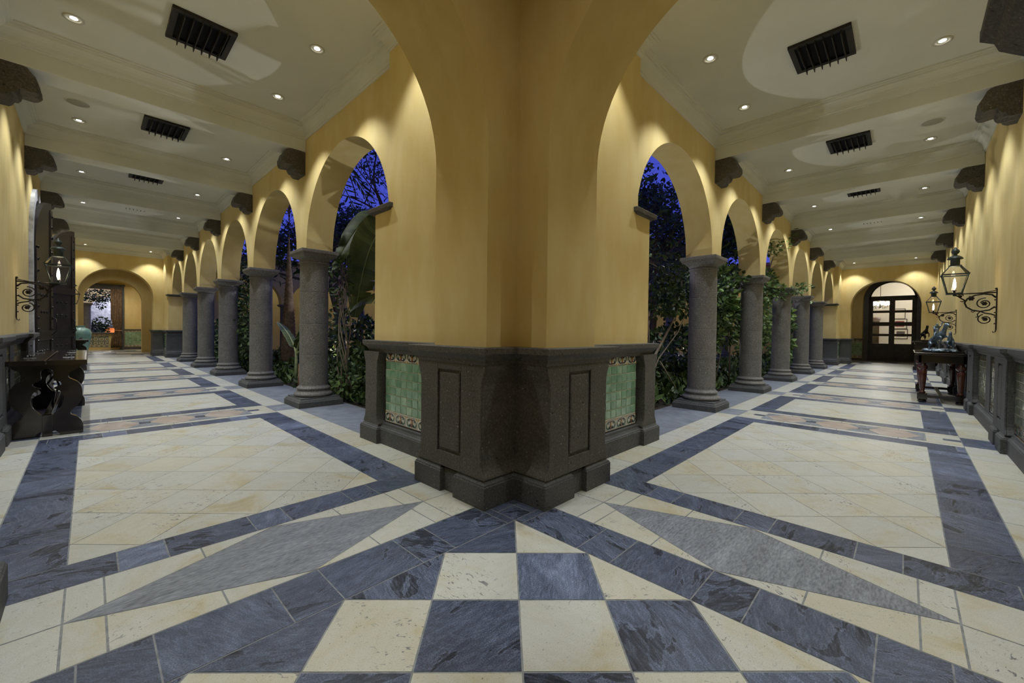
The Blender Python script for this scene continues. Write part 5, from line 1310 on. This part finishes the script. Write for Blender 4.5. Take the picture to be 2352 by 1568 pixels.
shrub('garden_shrub', (-1.9, YW+2.9, 0), [((-1.95, YW+2.9, .95), (.55, .5, .55)), ((-1.7, YW+2.7, 1.5), (.4, .3, .3))], 700, .13, ['leaf_dark'], 'dark potted shrub in front of the pale stone oven', [([(-1.9, YW+2.9, 0), (-1.9, YW+2.9, 1.0)], .03)], seed=42)
# low undergrowth along the paving edge
for nm, f, lab in (('curtain', LM, 'dense low undergrowth along the paving edge of the curtain-end corridor'), ('door', RM, 'dense low undergrowth along the paving edge of the glazed-door corridor')):
    rnd = random.Random(77 if nm == 'door' else 78); g = MB()
    for _ in range(5200):
        v = rnd.uniform(2.4, 20); u = .92+abs(rnd.gauss(0, .9)); z = rnd.uniform(-.02, .14+.28*min(1, (u-.9)))
        leaf(g, Vector(f((u, v, z))), Vector((rnd.uniform(-1, 1), rnd.uniform(-1, 1), rnd.uniform(.2, 1.4))), rnd.uniform(.09, .2), rnd.choice(('leaf_dark', 'leaf_dark', 'leaf_mid')), rnd, .3)
    o = g.build('undergrowth', origin=f((1.5, 11, 0)), fix=False); tag(o, lab, 'undergrowth', kind='stuff')
# trees against the evening sky
def tree(name, base, h, spread, seed, lab, leaf_n=0, leaf_size=.18, mats=('leaf_dark',), levels=4, r0=.16, gap=.5):
    rnd = random.Random(seed); P = root(name, base); g = MB(); tips = []
    def grow(p, d, L, r, lev):
        pts = [p]; q = p.copy(); dd = d.copy()
        for i in range(4):
            dd = (dd+Vector((rnd.uniform(-.22, .22), rnd.uniform(-.22, .22), rnd.uniform(-.1, .16)))).normalized()
            if q.x < 2.4: dd.x = abs(dd.x)
            if q.y < 2.4: dd.y = abs(dd.y)
            q = q+dd*L/4; pts.append(q.copy())
        g.tube([tuple(x) for x in pts], [r*(1-.4*i/4) for i in range(5)], 'bark', 6 if lev > 1 else 4)
        if lev == 0: tips.extend(pts[1:]); return
        for k in range(rnd.choice((3, 4, 4)) if lev > 1 else 4):
            t = pts[rnd.choice((2, 3, 4, 4))]; a = rnd.uniform(0, 2*PI); s = Vector((math.cos(a), math.sin(a), rnd.uniform(-.25, .6)))*spread
            grow(t, (dd*.7+s).normalized(), L*rnd.uniform(.55, .75), r*.5, lev-1)
    grow(Vector(base), Vector((0, 0, 1)), h*.42, r0, levels)
    g.build('trunk', P, base, fix=False)
    if leaf_n:
        q = MB()
        for _ in range(leaf_n):
            t = rnd.choice(tips)+Vector((rnd.uniform(-gap, gap), rnd.uniform(-gap, gap), rnd.uniform(-gap, gap)))
            if t.x < 1.4 or t.y < 1.4: continue
            leaf(q, t, Vector((rnd.uniform(-1, 1), rnd.uniform(-1, 1), rnd.uniform(-1, .5))), leaf_size*rnd.uniform(.6, 1.3), rnd.choice(mats), rnd, .22)
        o = q.build('crown', P, base, fix=False); o['kind'] = 'stuff'
    tag(P, lab, 'tree')
tree('garden_tree', (5.2, 13.5, -.03), 8.5, .85, 5, 'fine-branched dark tree against the blue sky above the banana leaves', 1500, .15, ('leaf_dark',), 5, .17, .35)
tree('garden_tree', (4.0, 9.8, -.03), 8.0, .9, 9, 'second thin-branched tree behind the banana plant', 1200, .15, ('leaf_dark',), 5, .15, .35)
tree('garden_tree', (13.0, 5.0, -.03), 8.5, .95, 6, 'feathery evergreen tree against the blue sky, leaning shrub side', 2600, .22, ('leaf_dark', 'leaf_dark', 'leaf_mid'), 5, .18, .45)
tree('garden_tree', (9.3, 3.6, -.03), 7.6, .95, 12, 'nearer leafy tree arching over the first arch of the glazed-door corridor', 900, .18, ('leaf_dark', 'leaf_mid'), 5, .12, .4)
tree('garden_tree', (15.5, 4.2, -.03), 7.5, .95, 15, 'dense dark tree seen through the second and third arches of the glazed-door corridor', 5200, .26, ('leaf_dark',), 5, .16, .55)
tree('garden_tree', (6.2, 17.5, -.03), 7.5, .95, 16, 'dense dark tree seen through the second and third arches of the curtain corridor', 5200, .26, ('leaf_dark',), 5, .16, .55)

# ------------------------------------------------------------------ lights
def spot(p, target, watts, ang=110, blend=.6, col=(.93, .97, 1.0), size=.035, name='lamp_or_fill_light'):
    d = bpy.data.lights.new(name, 'SPOT'); d.energy = watts; d.spot_size = R(ang); d.spot_blend = blend; d.color = col; d.shadow_soft_size = size
    o = bpy.data.objects.new(name, d); C.objects.link(o); o.location = p
    o.rotation_euler = (Vector(target)-Vector(p)).to_track_quat('-Z', 'Y').to_euler(); return o
def point(p, watts, col=(1, .93, .8), size=.05, name='lamp_glow_light'):
    d = bpy.data.lights.new(name, 'POINT'); d.energy = watts; d.color = col; d.shadow_soft_size = size
    o = bpy.data.objects.new(name, d); C.objects.link(o); o.location = p; return o
DOWN = 100
for p, b, key in LIGHTS:
    spot((p[0], p[1], p[2]-.03), (p[0], p[1], 0), DOWN, 96, .5, (.91, .97, 1.0))
# unseen lamps of the corner square above the camera, then a wide fill
for x, y in ((-1.45, -1.45), (-2.3, -.9), (-.9, -2.3)):
    spot((x, y, ZC-.03), (x, y, 0), 104, 66, .9, (.91, .97, 1.0))
spot((-1.5, -1.5, ZC-.03), (-1.5, -1.5, 0), 34, 158, .8, (1, .97, .92))  # added wide fill without a fitting, brightens the shaded pier faces
for p in FL_POS: point((p[0], p[1], p[2]), 5, (1, .8, .55), .02)
# garden uplights throwing the arch shapes on the ceilings
for key, f, W in SIDES:
    for b in range(4):
        spot(f((4.6, CEN[b]+.1, .35)), f((-.8, CEN[b]-.1, ZC)), 270, 46, .15, (.95, .97, 1.0), .03, 'garden_uplight')
# lit wings across the courtyard, second courtyard, lobby and white room
for v in (5, 9, 13, 17):
    point((LEN+1.3, v, 3.9), 16); point((v, LEN+1.3, 3.9), 16)
spot((-1.4, EX+2.2, 4.0), (-1.4, EX+2.2, 0), 130, 130, .7, (1, .93, .8)); spot((-.6, EX+1.2, 4.0), (-.6, EX+3.5, 1), 70, 130, .7, (1, .93, .8))
spot((-1.4, LEN+1.4, ZC-.05), (-1.4, LEN+1.4, 0), 60, 130, .7)
spot((LEN+1.4, -1.4, ZC-.05), (LEN+1.4, -1.4, 0), 22, 130, .7)
point((-1.0, YW+3.2, 2.9), 170, (.92, .93, 1.0), .1); point((-.9, YW+4.9, .7), 30, (1, .6, .35), .06); point((-2.2, YW+6.6, 3.6), 120, (1, .95, .8), .1)
point((28, -1.02, 2.6), 60, (1, .94, .86), .15); point((EX+4.6, -2.6, 3.9), 55, (1, .95, .9), .2)
# soft uplighting in the planting
point((3.4, 5.6, .6), 9, (1, .95, .8), .1); point((2.4, 9.0, .7), 9, (1, .9, .75), .1); point((7.4, 3.2, .7), 10, (1, .95, .8), .1); point((9.6, 2.4, .9), 16, (1, .96, .82), .1)
point((7.2, 14.0, 3.0), 50, (.8, .85, 1), .2); point((14.0, 7.5, 3.0), 60, (.85, .92, 1), .2)

# ------------------------------------------------------------------ sky, camera
w = bpy.data.worlds.new('evening_sky'); SC.world = w; w.use_nodes = True
nt = w.node_tree; nt.nodes.clear(); out = nt.nodes.new('ShaderNodeOutputWorld'); bg = nt.nodes.new('ShaderNodeBackground')
tc = nt.nodes.new('ShaderNodeTexCoord'); sp_ = nt.nodes.new('ShaderNodeSeparateXYZ'); rp_ = nt.nodes.new('ShaderNodeValToRGB')
nt.links.new(tc.outputs['Generated'], sp_.inputs[0]); nt.links.new(sp_.outputs[2], rp_.inputs[0]); nt.links.new(rp_.outputs[0], bg.inputs[0]); nt.links.new(bg.outputs[0], out.inputs[0])
rp_.color_ramp.elements[0].position = 0; rp_.color_ramp.elements[0].color = (.075, .10, .62, 1); rp_.color_ramp.elements[1].position = .8; rp_.color_ramp.elements[1].color = (.03, .045, .40, 1)
bg.inputs[1].default_value = 1.0

cam = bpy.data.cameras.new('camera'); co_ = bpy.data.objects.new('camera', cam); C.objects.link(co_)
F, CY = 937.3082, 777.3909; yaw, pit, rol = R(43.9961), R(-.9468), R(.7272)
cam.sensor_width = 36; cam.sensor_fit = 'HORIZONTAL'; cam.lens = F*36/2352; cam.shift_y = -(784-CY)/2352; cam.clip_start = .02
fw = Vector((math.cos(yaw)*math.cos(pit), math.sin(yaw)*math.cos(pit), math.sin(pit))); rt = Vector((math.sin(yaw), -math.cos(yaw), 0)); up = rt.cross(fw)
r2 = rt*math.cos(rol)+up*math.sin(rol); u2 = up*math.cos(rol)-rt*math.sin(rol)
co_.matrix_world = Matrix((( r2.x, u2.x, -fw.x, -2.1961), (r2.y, u2.y, -fw.y, -2.0814), (r2.z, u2.z, -fw.z, 1.25), (0, 0, 0, 1)))
SC.camera = co_
SC.view_settings.view_transform = 'Standard'; SC.view_settings.look = 'None'; SC.view_settings.gamma = 1; SC.view_settings.use_curve_mapping = False
SC.view_settings.exposure = 0.0
SC.cycles.use_denoising = True
SC.cycles.max_bounces = 10; SC.cycles.diffuse_bounces = 5; SC.cycles.sample_clamp_indirect = 6; SC.cycles.caustics_reflective = False; SC.cycles.caustics_refractive = False
